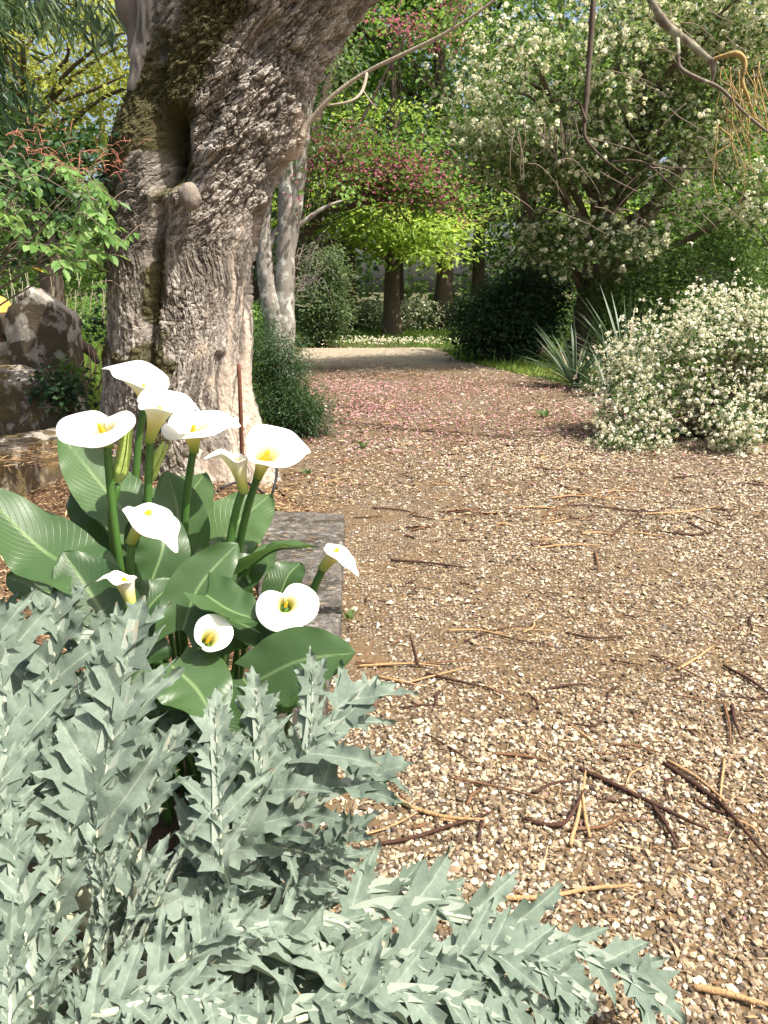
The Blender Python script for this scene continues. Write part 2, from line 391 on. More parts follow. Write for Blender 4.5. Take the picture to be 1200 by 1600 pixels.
def bed_z(x, y):
    z = .085+.035*fbm(np.stack([x*2.2, y*2.2, x*0+2], -1), 4)
    z = z+.10*np.exp(-((x+1.75)**2+(y-5.3)**2)/.55)
    xb = np.interp(y, [0, 4.25, 4.55, 5.4, 6.2], [-.2, -.2, -.5, -.9, -1.1])+.04*noise(np.stack([y*3, x*0, x*0+4], -1))*(y > 4.3)
    return z*sstep(0, -.16, x-xb)*sstep(5.9, 5.0, y-.1*x)
def mk_bed():
    xs = np.linspace(-3.6, -.19, 90); ys = np.linspace(-.6, 6.0, 150); X, Y = np.meshgrid(xs, ys, indexing='ij')
    V = np.stack([X, Y, bed_z(X, Y)-.012], -1).reshape(-1, 3)
    m = NT('bed_soil'); v = m.tc(); n1 = m.noise(v, 2.2, 4); n2 = m.noise(v, 48, 6, .75)
    c = m.mix(n2, (.05, .03, .018), (.28, .17, .10)); c = m.mix(m.ramp(n1, [(.5, 0), (.65, .6)]), c, (.06, .06, .022))
    mt = m.done(m.pbr(c, .95, m.bump(n2, 1, .03), .1))
    tag(link('planting_bed', mesh_np('planting_bed', V, [grid_faces(90, 150)], mt)), kind='structure')
    rng = np.random.default_rng(21); n = 22000
    x = rng.uniform(-3.2, -.3, n); y = rng.uniform(2.0, 5.8, n); a = rng.random(n)*2*np.pi
    mb = MB(); t = rng.beta(1.6, 1.6, n)
    leaves(mb, np.stack([x, y, bed_z(x, y)+rng.uniform(0, .02, n)], -1), np.stack([np.cos(a), np.sin(a), rng.normal(0, .15, n)], -1),
           np.stack([rng.normal(0, .4, n), rng.normal(0, .4, n), np.ones(n)], -1), rng.lognormal(math.log(.036), .5, n), rng.uniform(.0018, .006, n), np.stack([t*.85, t*0, t*0], -1), .4)
    o = mb.build('leaf_litter', bpy.data.materials['dry_litter'], smooth=False, kind='stuff'); tag(o, 'dry brown leaves and needles on the bed round the big trunk', 'litter')
mk_bed()

# ------------------------------------------------------------------ the old tree
def mk_old_tree():
    CY = 5.45
    rows = [(840, 240, 420), (770, 205, 402), (700, 176, 398), (620, 158, 398), (560, 165, 403), (450, 166, 408), (400, 168, 408), (330, 165, 424), (280, 166, 446), (230, 174, 470), (200, 182, 478),
            (150, 196, 497), (100, 204, 520), (50, 211, 552), (0, 214, 590), (-80, 225, 655), (-170, 255, 735), (-270, 300, 800)]
    zs, cx, hw = [], [], []
    for v, a, b in rows:
        A, B = at(a, v, CY), at(b, v, CY); zs.append(A[2]); cx.append((A[0]+B[0])/2); hw.append((B[0]-A[0])/2*.925)
    o = np.argsort(zs); zs, cx, hw = np.array(zs)[o], np.array(cx)[o], np.array(hw)[o]
    th = np.concatenate([np.linspace(-1.75, 1.75, 400), np.linspace(1.75, 2*np.pi-1.75, 46)[1:-1]])
    zf = np.concatenate([np.linspace(-.12, 3.15, 560), np.linspace(3.2, zs[-1], 40)])
    TH, Z = np.meshgrid(th, zf, indexing='xy')                 # rows = z
    k = 9; pad = lambda q: np.convolve(np.pad(q, k, 'edge'), np.ones(2*k+1)/(2*k+1), 'valid')
    CXs = pad(np.interp(zf, zs, cx)); HWs = pad(np.interp(zf, zs, hw))
    cyl = CY+.10*np.sin(zf*1.1)*0; R = HWs[:, None]*np.ones_like(TH)
    def place(r): return np.stack([CXs[:, None]+r*np.sin(TH), cyl[:, None]-r*np.cos(TH)*.92, Z], -1)
    P = place(R); U, Vp = to_px(P); front = np.cos(TH) > -.25
    def seg_d(pts):
        d = np.full(U.shape, 1e9)
        for (x1, y1), (x2, y2) in zip(pts[:-1], pts[1:]):
            dx, dy = x2-x1, y2-y1; t = np.clip(((U-x1)*dx+(Vp-y1)*dy)/(dx*dx+dy*dy), 0, 1)
            d = np.minimum(d, np.hypot(U-x1-t*dx, Vp-y1-t*dy))
        return np.where(front, d, 1e9)
    g = lambda d, w: np.exp(-(d/w)**2)
    wl = 6*noise(np.stack([U*.03, Vp*.03, U*0], -1))
    D = np.zeros_like(U)
    D -= .095*g(seg_d([(262, 255), (252, 330), (246, 420), (238, 500), (232, 590)])+wl, 9)      # furrow between the two stems
    D += .05*g(seg_d([(205, 330), (203, 450), (200, 560)]), 26)                                 # swelling of the left stem
    D -= .30*g(seg_d([(266, 200), (275, 262)])+wl, 26)                                         # dark hollow
    D += .10*g(seg_d([(250, 306), (270, 300)]), 17)                                             # mossy ledge below it
    D -= .10*g(seg_d([(425, 40), (385, 110), (345, 165), (318, 215)])+wl, 15)                   # slanting fold
    D += .06*g(seg_d([(395, 110), (360, 165), (330, 235)]), 12)
    D += .05*g(seg_d([(300, 210), (285, 270)]), 10)                                             # lip of the hollow
    D -= .07*g(seg_d([(408, 330), (402, 420), (388, 520), (372, 650)])+wl*.7, 6)                # cleft on the right
    D -= .05*g(seg_d([(345, 560), (338, 650), (325, 740)])+wl*.7, 7)
    D += .045*g(seg_d([(452, 180), (464, 205), (458, 240)]), 20)                                 # knob on the right
    D -= .07*g(seg_d([(420, 290), (445, 265), (470, 262)]), 9)
    D += .06*g(seg_d([(215, 210), (205, 280)]), 30)
    D -= .08*g(seg_d([(255, 60), (250, 110), (232, 150)])+wl, 12)
    D += .04*fbm(np.stack([P[..., 0]*2.3, P[..., 1]*2.3, Z*1.7], -1), 3)
    flare = sstep(.75, -.05, Z); D += flare*(.05+.10*np.maximum(0, np.sin(TH*4.3+.7))+.05*np.maximum(0, np.sin(TH*7.1+2)))
    # bark: upright ridges, flaking plates, fine grain
    al = TH*R; wx = .075*fbm(np.stack([al*3, Z*3, al*0+4], -1), 3); wz = .14*fbm(np.stack([al*3+9, Z*3, al*0+4], -1), 3)
    lean = .40*np.maximum(0, Z-1.6)                                                              # the grain follows the leaning limb
    a2 = al+wx-lean
    sm = sstep(300, 400, U+.18*(Vp-450))*sstep(300, 380, Vp)*front                               # smoother striped wood at the lower right
    f1, e1, id1 = voro(a2*34, (Z+wz)*10); f2, e2, id2 = voro(a2*72, (Z+wz*1.5)*26, 5)
    up = sstep(470, 300, Vp)*front; f3, e3, id3 = voro(a2*23+3*wz, Z*15+4*wx, 9); f4, e4, id4 = voro(a2*55, Z*34, 13)
    ridge = 1-np.abs(fbm(np.stack([a2*26, Z*3.2, a2*0+1], -1), 4))*2
    plates = (id1-.5)*.017+(id2-.5)*.011-.015*np.exp(-(e1/.10)**2)-.008*np.exp(-(e2/.14)**2)
    plates = plates*(1-up)+up*((id3-.5)*.026+(id4-.5)*.015-.014*np.exp(-(e3/.10)**2)-.008*np.exp(-(e4/.14)**2))
    flaky = .75+.9*up*sstep(230, 420, U)
    D += plates*flaky*(1-.75*sm)*(.85+.4*noise(np.stack([al*4, Z*4, al*0], -1)))
    D += .0055*ridge*(1-.3*sm)*(1-.75*up)+.006*sm*noise(np.stack([a2*60, Z*3, al*0], -1))
    D += .006*fbm(np.stack([a2*70, Z*45, al*0], -1), 3)
    moss = np.clip(1.35*g(seg_d([(330, 15), (262, 120), (228, 205)]), 62)+1.0*g(seg_d([(236, 500), (246, 380)]), 17)+1.1*g(seg_d([(262, 302), (290, 250)]), 26)
                   +.9*g(seg_d([(190, 215), (180, 320)]), 22)+1.0*g(seg_d([(175, 560), (245, 575), (255, 700)]), 38)+.6*g(seg_d([(270, 480), (250, 560)]), 26), 0, 1.4)
    moss = sstep(.52, .95, moss*.92+.75*fbm(np.stack([al*9, Z*9, al*0+8], -1), 4)); D += .012*moss*(1+noise(np.stack([al*45, Z*45, al*0], -1)))
    bare = np.maximum(g(seg_d([(463, 185), (468, 215), (455, 245)]), 13), .9*sm*sstep(-.1, .5, noise(np.stack([a2*16, Z*1.6, al*0+3], -1))))
    bare = np.maximum(bare, .9*g(seg_d([(318, 545), (312, 552)]), 9)); bare = np.maximum(bare, .9*g(seg_d([(334, 595), (333, 602)]), 9))
    V = place(R+D); tone = np.clip(.5+(.55*(id1-.5)+.6*(id2-.5))*(1-up)+up*(.5*(id3-.5)+.6*(id4-.5)-.12)+.5*fbm(np.stack([al*3, Z*2, al*0+6], -1), 3), 0, 1)
    col = np.stack([moss, tone, np.clip(bare, 0, 1)], -1).reshape(-1, 3)
    m = NT('old_bark'); c, _ = m.attr(); v = m.tc()
    n1 = m.noise(m.mapping(v, (1, 1, .3)), 70, 6, .7); n2 = m.noise(v, 55, 5, .7)
    k = m.ramp(c[1], [(0, (.075, .064, .052)), (.5, (.235, .205, .172)), (1, (.50, .45, .39))])
    k = m.mix(m.ramp(n1, [(.3, .65), (.6, 0)]), k, (.075, .060, .046))
    k = m.mix(c[2], k, m.mix(n1, (.33, .26, .195), (.60, .51, .41)))
    ms = m.mix(n2, (.030, .029, .012), (.10, .088, .034)); k = m.mix(m.math('MULTIPLY', c[0], .92), k, ms)
    mt = m.done(m.pbr(k, .92, m.bump(n2, .5, .008, m.bump(n1, .7, .012)), .15))
    root = thing('old_tree', 'huge old leaning tree with furrowed mossy bark and a dark hollow, behind the calla lilies', 'tree', (CXs[30], CY, .05))
    nt = len(th); tr = link('trunk', mesh_np('trunk', V.reshape(-1, 3), [grid_faces(len(zf), nt, True)], mt, col, None, False), root)
    topc = np.array([CXs[-1], CY, zf[-1]]); topr = HWs[-1]
    bk = mat_bark('limb_bark', (.11, .085, .07), (.27, .215, .175), 22)
    # limbs above the picture and the crown that shades the upper trunk
    mb = MB()
    ends = []
    for (dx, dy, dz, r) in ((.9, .6, 2.0, .3), (.2, 1.0, 2.2, .3), (1.0, -.1, 2.1, .22), (-.7, .3, 2.3, .3)):
        e = topc+np.array([dx, dy, dz]); ends.append(e)
        tube(mb, [topc-np.array([0, 0, .5]), topc+np.array([dx*.35, dy*.3, dz*.3]), e, e+np.array([dx*.6, dy*.5, dz*.5])], [topr*.55, r*1.1, r*.8, r*.35], seg=14, n=14, wob=.25)
    mb.build('limb', bk, root)
    # pale upright stub and the dark stem at its left, both growing from the shoulder
    sb = NT('stub_wood'); n1 = sb.noise(sb.mapping(sb.tc(), (1, 1, .2)), 26, 5); sbm = sb.done(sb.pbr(sb.mix(sb.ramp(n1, [(.35, 0), (.6, 1)]), (.10, .08, .062), (.34, .285, .235)), .85, sb.bump(n1, .8, .02), .2))
    s1 = MB(); pts = [at(u, v, CY-.26) for u, v in ((226, 150), (238, 90), (248, 30), (252, -60), (250, -190))]
    tube(s1, pts, [.10, .125, .135, .12, .08], seg=18, n=26, wob=.22); s1.build('limb', sbm, root)
    s2 = MB(); pts = [at(u, v, CY-.1) for u, v in ((230, 140), (222, 60), (212, 10), (198, -60), (185, -200))]
    tube(s2, pts, [.07, .10, .12, .12, .08], seg=16, n=26, wob=.35); s2.build('limb', bk, root)
    s3 = MB(); pts = [at(u, v, CY-.32) for u, v in ((262, 80), (276, 40), (286, 5), (292, -50))]
    tube(s3, pts, [.035, .045, .045, .03], seg=10, n=14, wob=.2); s3.build('limb', sbm, root)
    # burl
    b = MB(); th2 = np.linspace(0, 2*np.pi, 28, endpoint=False); ph = np.linspace(.02, np.pi-.02, 20)
    PH, T2 = np.meshgrid(ph, th2, indexing='ij'); c0 = at(297, 305, CY-.555)
    q = np.stack([np.sin(PH)*np.cos(T2)*.060, np.sin(PH)*np.sin(T2)*.065, np.cos(PH)*.074], -1); q = q*(1+.34*fbm(q*13+2, 4)[..., None])
    b.add((q+c0).reshape(-1, 3), [grid_faces(20, 28, True)]); b.build('burl', mat_bark('burl_wood', (.10, .08, .062), (.33, .28, .23), 45), root)
    # pale leafless side branch
    br = MB(); Y0 = 5.35
    tube(br, [at(u, v, y) for u, v, y in ((470, 215, 5.3), (482, 192, 5.3), (520, 150, 5.25), (572, 113, 5.2), (640, 80, 5.1), (706, 46, 5.0), (775, -2, 4.9), (850, -70, 4.8))], [.021, .0175, .015, .0125, .011, .0095, .008, .006], seg=8, n=44, wob=.15)
    tube(br, [at(u, v, y) for u, v, y in ((574, 112, 5.2), (566, 142, 5.15), (548, 158, 5.1), (512, 165, 5.1))], [.012, .010, .008, .006], seg=6, n=14)
    tube(br, [at(u, v, y) for u, v, y in ((706, 46, 5), (716, 20, 4.95), (728, -8, 4.9))], [.007, .006, .004], seg=5)
    tube(br, [at(u, v, y) for u, v, y in ((566, 140, 5.15), (580, 160, 5.15), (590, 172, 5.2))], [.005, .004, .003], seg=5)
    br.build('branch', mat_bark('pale_twig', (.30, .24, .17), (.50, .43, .33), 40), root)
    # moss and dry grass tufts
    rng = np.random.default_rng(3); idx = np.flatnonzero((moss.ravel() > .5) & front.ravel()); idx = rng.choice(idx, 8000)
    Pm = V.reshape(-1, 3)[idx]; nn = unit(np.stack([np.sin(TH), -np.cos(TH), np.sin(TH)*0+.2], -1).reshape(-1, 3)[idx]+rng.normal(0, .45, (len(idx), 3)))
    mm = MB(); t = rng.random(len(idx)); leaves(mm, Pm-nn*.003, nn, unit(rng.normal(0, 1, nn.shape)), rng.uniform(.006, .020, len(idx)), rng.uniform(.0015, .004, len(idx)), np.stack([t, t*0, t*0], -1))
    mm.build('moss', mat_tint('moss', [(0, (.04, .04, .012)), (.6, (.085, .078, .026)), (1, (.16, .135, .05))], .95, .05, 60, .2), root, kind='stuff')
    return root, topc, ends
OLD = mk_old_tree()

# ------------------------------------------------------------------ stones
def mk_stone_mat():
    m = NT('mossy_stone'); c, _ = m.attr(); v = m.tc()
    n1 = m.noise(v, 9, 6, .65); n2 = m.noise(v, 60, 5, .7); n3 = m.noise(v, 5.5, 5, .6, .6)
    k = m.mix(n2, (.20, .175, .145), (.44, .40, .345))
    k = m.mix(m.ramp(n1, [(.55, 0), (.66, .9)]), k, (.55, .52, .47))
    k = m.mix(m.math('MULTIPLY', m.ramp(m.math('ADD', n3, m.math('MULTIPLY', m.math('SUBTRACT', c[0], .7), .35)), [(.45, 0), (.52, 1)]), .9), k, (.062, .044, .024))
    k = m.mix(m.math('MULTIPLY', m.ramp(n1, [(.42, 0), (.6, 1)]), c[1]), k, (.15, .11, .035))
    h = m.math('ADD', n2, m.math('MULTIPLY', n3, 1.5))
    return m.done(m.pbr(k, .93, m.bump(h, .7, .012), .15))
STONE = mk_stone_mat()
def mk_slab_mat():
    m = NT('dark_slab'); v = m.tc(); n1 = m.noise(v, 6, 5, .65, .4); n2 = m.noise(v, 48, 6, .75); n3 = m.noise(v, 17, 4, .6)
    k = m.mix(m.ramp(n2, [(.32, 0), (.68, 1)]), (.03, .027, .022), (.21, .19, .165)); k = m.mix(m.ramp(n1, [(.47, 0), (.58, .8)]), k, (.04, .036, .024))
    k = m.mix(m.ramp(n3, [(.58, 0), (.66, .75)]), k, (.30, .285, .25)); k = m.mix(m.ramp(n3, [(.30, .8), (.40, 0)]), k, (.12, .075, .04))
    return m.done(m.pbr(k, .93, m.bump(m.math('ADD', n2, n1), 1.0, .014), .15))
SLAB = mk_slab_mat()
def block(name, corners, h, label, cat='stone block', seed=0, rough=.012, top=None, moss=(.9, .6), z0=0.0, n=40, round_=.03, parent=None, group=None):
    """a weathered stone block: plan corners (4 points, anticlockwise), height h; TOP(u,w) lowers the top"""
    c = np.asarray(corners, float); sz = max(np.linalg.norm(c[1]-c[0]), np.linalg.norm(c[2]-c[1]), h)
    mb = MB(); off = seed*13.7
    def face(fn, nu, nv):
        U, W = np.meshgrid(np.linspace(0, 1, nu), np.linspace(0, 1, nv), indexing='ij'); return fn(U, W), nu, nv
    def plan(U, W): return ((1-U)[..., None]*(1-W)[..., None]*c[0]+U[..., None]*(1-W)[..., None]*c[1]+U[..., None]*W[..., None]*c[2]+(1-U)[..., None]*W[..., None]*c[3])
    ctr = np.array([*c.mean(0), h/2])
    def fin(P, mz):
        # rounded, chipped and uneven
        u = np.stack([P[..., 0]-ctr[0], P[..., 1]-ctr[1], P[..., 2]-h/2], -1)
        P = P+unit(u)*(fbm(P*7+off, 4)*rough*2+fbm(P*25+off, 3)*rough*.7)[..., None]
        P[..., 2] += z0; return P
    hh = (lambda U, W: h*np.ones_like(U)) if top is None else (lambda U, W: h*top(U, W))
    def shrink(U, W):
        e = np.minimum(np.minimum(U, 1-U), np.minimum(W, 1-W)); return e
    P, nu, nv = face(lambda U, W: np.concatenate([plan(U, W), (hh(U, W)-round_*np.exp(-(shrink(U, W)*sz/round_)**1.0))[..., None]], -1), n, n)
    mb.add(fin(P, 0).reshape(-1, 3), [grid_faces(nu, nv)], (moss[0]-.25, moss[1], 0))
    for k in range(4):
        a, b = c[k], c[(k+1) % 4]; ua = [(0, 0), (1, 0), (1, 1), (0, 1)][k]; ub = [(0, 0), (1, 0), (1, 1), (0, 1)][(k+1) % 4]
        def side(U, W):
            xy = a+(b-a)*U[..., None]; pu = ua[0]+(ub[0]-ua[0])*U; pw = ua[1]+(ub[1]-ua[1])*U
            return np.concatenate([xy, ((hh(pu, pw)-round_)*W-.05*(1-W))[..., None]], -1)
        P, nu, nv = face(side, n, max(8, n//2)); mb.add(fin(P, 0).reshape(-1, 3), [grid_faces(nu, nv)], (moss[0], moss[1], 0))
    o = mb.build(name, SLAB if name == 'kerb_slab' else STONE, parent)
    bm = bmesh.new(); bm.from_mesh(o.data); bmesh.ops.remove_doubles(bm, verts=bm.verts, dist=.0012); bmesh.ops.recalc_face_normals(bm, faces=bm.faces[:]); bm.to_mesh(o.data); bm.free()
    return tag(o, label, cat, group)
def XY(u, v, z): p = gnd(u, v, z); return (p[0], p[1])

def mk_stones():
    # long low block: its top edge runs up to the right
    block('stone_block', [XY(-140, 745, .42), XY(128, 675, .42), XY(150, 655, .42), XY(-160, 705, .42)], .42, 'long low grey stone block with brown moss on its front, lowest of the old stones', seed=1, moss=(.95, .6), rough=.014)
    block('stone_block', [XY(-120, 640, .62), XY(66, 596, .62), XY(72, 578, .62), XY(-120, 600, .62)], .62, 'middle stone block with dark moss and white lichen on its front', seed=2, moss=(.75, .15), rough=.016, top=lambda U, W: 1-.05*U)
    y0 = 5.75
    def pl(u, y): return at(u, 560, y)[0]
    block('stone_block', [(pl(-110, 5.5), 5.5), (pl(92, 5.5), 5.5), (pl(84, 6.1), 6.1), (pl(-110, 6.1), 6.1)], .80, 'rounded stone block covered with brown moss and needles at the foot of the upright stone', seed=3, moss=(.8, .5), rough=.03, round_=.09, top=lambda U, W: .88+.12*np.sin(np.pi*np.clip(U, 0, 1))**.6)
    a, b = pl(20, 6.25), pl(112, 6.25)
    block('standing_stone', [(a, 6.2), (b, 6.2), (b-.02, 6.55), (a, 6.55)], at(60, 446, 6.3)[2], 'upright grey stone with a pointed broken top and dark lichen patches', 'standing stone', seed=4, moss=(.72, .1), rough=.02,
          top=lambda U, W: np.where(U < .42, .86+.14*U/.42, 1-.14*(U-.42)/.58)-.02*W, n=56)
    block('stone_block', [(pl(-60, 6.3), 6.3), (pl(17, 6.3), 6.3), (pl(15, 6.7), 6.7), (pl(-60, 6.7), 6.7)], at(0, 538, 6.3)[2], 'small squared stone block left of the upright stone, with yellow moss', seed=5, moss=(.5, .8))
    # kerb slabs along the bed
    block('kerb_slab', [(-.52, 2.93), (-.175, 2.93), (-.23, 4.28), (-.74, 4.36)], .115, 'flat dark stone slab edging the bed, flecked with litter', 'kerb stone', seed=6, moss=(.9, .15), rough=.007, round_=.012, n=90)
    block('kerb_slab', [(-.50, 2.45), (-.185, 2.45), (-.172, 2.905), (-.50, 2.905)], .10, 'small dark kerb stone beside the drive, just nearer than the flat slab', 'kerb stone', seed=7, moss=(.9, .1), rough=.008, round_=.02)
    block('kerb_slab', [(-.50, 1.2), (-.19, 1.2), (-.185, 2.42), (-.50, 2.42)], .095, 'kerb stone hidden under the silvery leaves', 'kerb stone', seed=8, moss=(.9, .1), rough=.008, round_=.02)
    # needles lying on the stones
    rng = np.random.default_rng(31); mb = MB()
    for (x0, x1, y0, y1, z, n) in ((-2.5, -1.55, 4.05, 4.7, .435, 900), (-3.1, -2.42, 5.55, 6.0, .755, 420), (-.7, -.22, 2.9, 4.25, .118, 130)):
        x, y = rng.uniform(x0, x1, n), rng.uniform(y0, y1, n); a = rng.normal(.4, .7, n); t = rng.beta(1.5, 1.3, n)
        leaves(mb, np.stack([x, y, z+rng.uniform(0, .015, n)], -1), np.stack([np.cos(a), np.sin(a), rng.normal(0, .1, n)], -1), np.stack([rng.normal(0, .3, n), rng.normal(0, .3, n), np.ones(n)], -1), rng.lognormal(math.log(.05), .5, n), rng.uniform(.0014, .004, n), np.stack([t*.75, t*0, t*0], -1), .4)
    tag(mb.build('dry_needles', bpy.data.materials['dry_litter'], smooth=False, kind='stuff'), 'dry needles lying on the old stones', 'litter')
    # yellow and dark round pot cut by the picture's left edge
    pot = thing('glazed_pot', 'yellow topped round pot with a dark lower half on the small squared block', 'pot', at(-4, 535, 6.5))
    prof = [(0.03, 0), (.075, .012), (.12, .07), (.148, .14), (.156, .20), (.15, .245)]; prof2 = [(.153, .243), (.142, .30), (.11, .345), (.06, .375), (.02, .385), (.002, .386)]
    base = at(-4, 535, 6.5)
    def lathe(pr):
        P = spline([(r, z, 0) for r, z in pr], 20); a = np.linspace(0, 2*np.pi, 40, endpoint=False)
        return np.stack([P[:, :1]*np.cos(a), P[:, :1]*np.sin(a), np.repeat(P[:, 1:2], 40, 1)], -1)+base
    MB().add(lathe(prof).reshape(-1, 3), [grid_faces(20, 40, True)]).build('body', mat_flat('dark_glaze', (.03, .026, .022), (.16, .12, .08), 9, .4), pot)
    MB().add(lathe(prof2).reshape(-1, 3), [grid_faces(20, 40, True)]).build('lid', mat_flat('ochre_glaze', (.62, .33, .06), (.75, .45, .12), 14, .4), pot)
mk_stones()

# ------------------------------------------------------------------ trees
BARK = dict(
    dark=mat_bark('dark_bark', (.045, .034, .026), (.14, .105, .08), 16),
    brown=mat_bark('brown_bark', (.10, .074, .058), (.28, .215, .17), 16),
    pale=mat_bark('pale_bark', (.12, .105, .088), (.31, .28, .24), 10, (.42, .42, .36)),
    lichen=mat_bark('lichen_bark', (.07, .055, .04), (.24, .20, .15), 14, (.34, .34, .24)),
)
FOL = dict(
    bright=mat_foliage('bright_leaf', (.05, .12, .02), (.10, .21, .04), (.19, .32, .075), .5),
    lime=mat_foliage('lime_leaf', (.15, .27, .04), (.26, .40, .07), (.40, .52, .13), .55),
    mid=mat_foliage('mid_leaf', (.045, .09, .025), (.08, .15, .04), (.14, .23, .065), .45),
    dark=mat_foliage('dark_leaf', (.016, .042, .018), (.034, .075, .03), (.07, .125, .05), .38),
    olive=mat_foliage('olive_leaf', (.05, .085, .035), (.09, .14, .06), (.16, .22, .10), .4),
    gold=mat_foliage('gold_leaf', (.17, .23, .04), (.29, .35, .07), (.44, .47, .14), .5),
    haw=mat_foliage('hawthorn_leaf', (.05, .095, .032), (.10, .17, .06), (.18, .26, .095), .5),
    blossom=mat_foliage('cream_blossom', (.46, .52, .32), (.68, .70, .52), (.82, .81, .71), .35, .7),
    judas=mat_foliage('judas_blossom', (.20, .04, .095), (.35, .09, .17), (.50, .20, .28), .4, .6),
)
def ell(c, r, n, rng, shell=.55, low=-1.0):
    """clump centres in an ellipsoid, denser to the outside"""
    d = unit(rng.normal(0, 1, (n*3, 3))); rad = rng.random(n*3)**(1/3.); rad = np.maximum(rad, shell*rng.random(n*3)**.3)
    P = d*rad[:, None]; P = P[P[:, 2] > low][:n]
    return np.asarray(c)+P*np.asarray(r)
def clump_leaves(mb, K, cr, per, L, rng, squash=.5, droop=.25, tint=None, aspect=.3, out=None, spread_tint=.28, six=False):
    """leaves gathered round each clump centre as a loose flattened spray"""
    n = len(K)*per; k = np.repeat(np.arange(len(K)), per)
    crr = np.broadcast_to(cr, len(K))[k]
    off = rng.normal(0, .5, (n, 3))*crr[:, None]; off[:, 2] *= squash
    C = K[k]+off
    ax = unit(off*[1, 1, .4]+rng.normal(0, .35, (n, 3))*crr[:, None]+np.array([0, 0, -droop])*crr[:, None])
    N = unit(rng.normal(0, .42, (n, 3))+np.array([0, 0, 1]))
    t0 = np.full(len(K), .5) if tint is None else tint
    t = np.clip(t0[k]+rng.normal(0, spread_tint, n), 0, 1)
    leaves(mb, C, ax, N, L*rng.uniform(.6, 1.3, n), L*aspect*rng.uniform(.8, 1.2, n), np.stack([t, rng.random(n), t*0], -1), .2, six)
def limbs(mb, trunk_pts, K, rng, count, r, seg=6, t0=.35, sag=.1):
    P = spline(trunk_pts, 40)
    for k in rng.choice(len(K), min(count, len(K)), replace=False):
        e = K[k]; d = np.linalg.norm((P-e)[:, :2], axis=1)
        lo = int(40*t0); want = e[2]-.55*np.linalg.norm((P[-1]-e)[:2]); i = lo+int(np.argmin(np.abs(P[lo:, 2]-want)))
        s = P[i]; L = np.linalg.norm(e-s); mid = s+(e-s)*.45+np.array([rng.normal(0, .1)*L, rng.normal(0, .1)*L, .10*L+rng.normal(0, .05)*L])
        q = s+(e-s)*.75+np.array([rng.normal(0, .07)*L, rng.normal(0, .07)*L, sag*L])
        rr = r*min(1, .35+L*.12)*rng.uniform(.7, 1.1)
        tube(mb, [s, mid, q, e], [rr, rr*.65, rr*.4, rr*.12], seg=seg, n=12, wob=.2)
def tree(name, label, base, height, r, crown, fol, bark, seed, per=60, L=.11, cr=.7, nlimb=22, lean=(0, 0), group=None, cat='tree', gap=-.16, squash=.5, spread=.28, fork=None, blossom=None, aspect=.3, tint=.5, wob=.18):
    rng = np.random.default_rng(seed); b = np.array([base[0], base[1], 0.0]); root = thing(name, label, cat, b, group)
    top = b+np.array([lean[0], lean[1], height]); mb = MB()
    tp = [b+np.array([0, 0, -.2]), b+np.array([lean[0]*.12+rng.normal(0, .05), lean[1]*.12, height*.25]), b+np.array([lean[0]*.5+rng.normal(0, .1), lean[1]*.5, height*.6]), top]
    tube(mb, tp, [r*1.5, r*1.05, r*.9, r*.75, r*.5, r*.2], seg=16, n=30, wob=wob)
    for fk in (fork or []): tube(mb, [np.asarray(p) for p in fk[0]], fk[1], seg=12, n=20, wob=wob)
    K = np.concatenate([ell(b+np.asarray(q[0]), q[1], q[2], rng, *(q[3] if len(q) > 3 else ())) for q in crown])
    jit = np.stack([fbm(K*.7+sd, 2) for sd in (3, 41, 87)], -1)*np.mean([np.mean(q[1]) for q in crown])*.38; K = K+jit
    K = K[fbm(K*.55+seed*1.7, 3) > gap]; K[:, 2] = np.maximum(K[:, 2], .5)
    limbs(mb, tp, K, rng, nlimb, r*.45)
    mb.build('trunk', BARK[bark], root)
    t = np.clip(tint+.5*fbm(K*.8+seed, 3)+rng.normal(0, .10, len(K)), .05, .95)
    cb = MB(); clump_leaves(cb, K, cr*rng.uniform(.7, 1.25, len(K)), per, L, rng, squash, tint=t, spread_tint=spread, aspect=aspect)
    cb.build('crown', FOL[fol], root, smooth=False, kind='stuff')
    if blossom: blossom(root, K, rng)
    return root, K

def X(u, Y): return at(u, 500, Y)[0]
# the far tree at the end of the drive
tree('broadleaf_tree', 'dark trunked tree under a skirt of lime green leaves at the end of the drive', (X(612, 24.5), 24.5), 8, .24,
     [((.6, -1.0, 3.7), (3.2, 2.4, 1.2), 110), ((-.6, .8, 5.6), (2.6, 2.2, 2), 60), ((1.4, -2.2, 3.0), (2.8, 1.2, .75), 80), ((3.4, -1.8, 3.1), (2.3, 1.1, .9), 70), ((-2.2, -1.4, 3.6), (1.6, 1.0, .8), 36)], 'lime', 'dark', 1, per=85, L=.17, cr=.95, squash=.34, tint=.55)
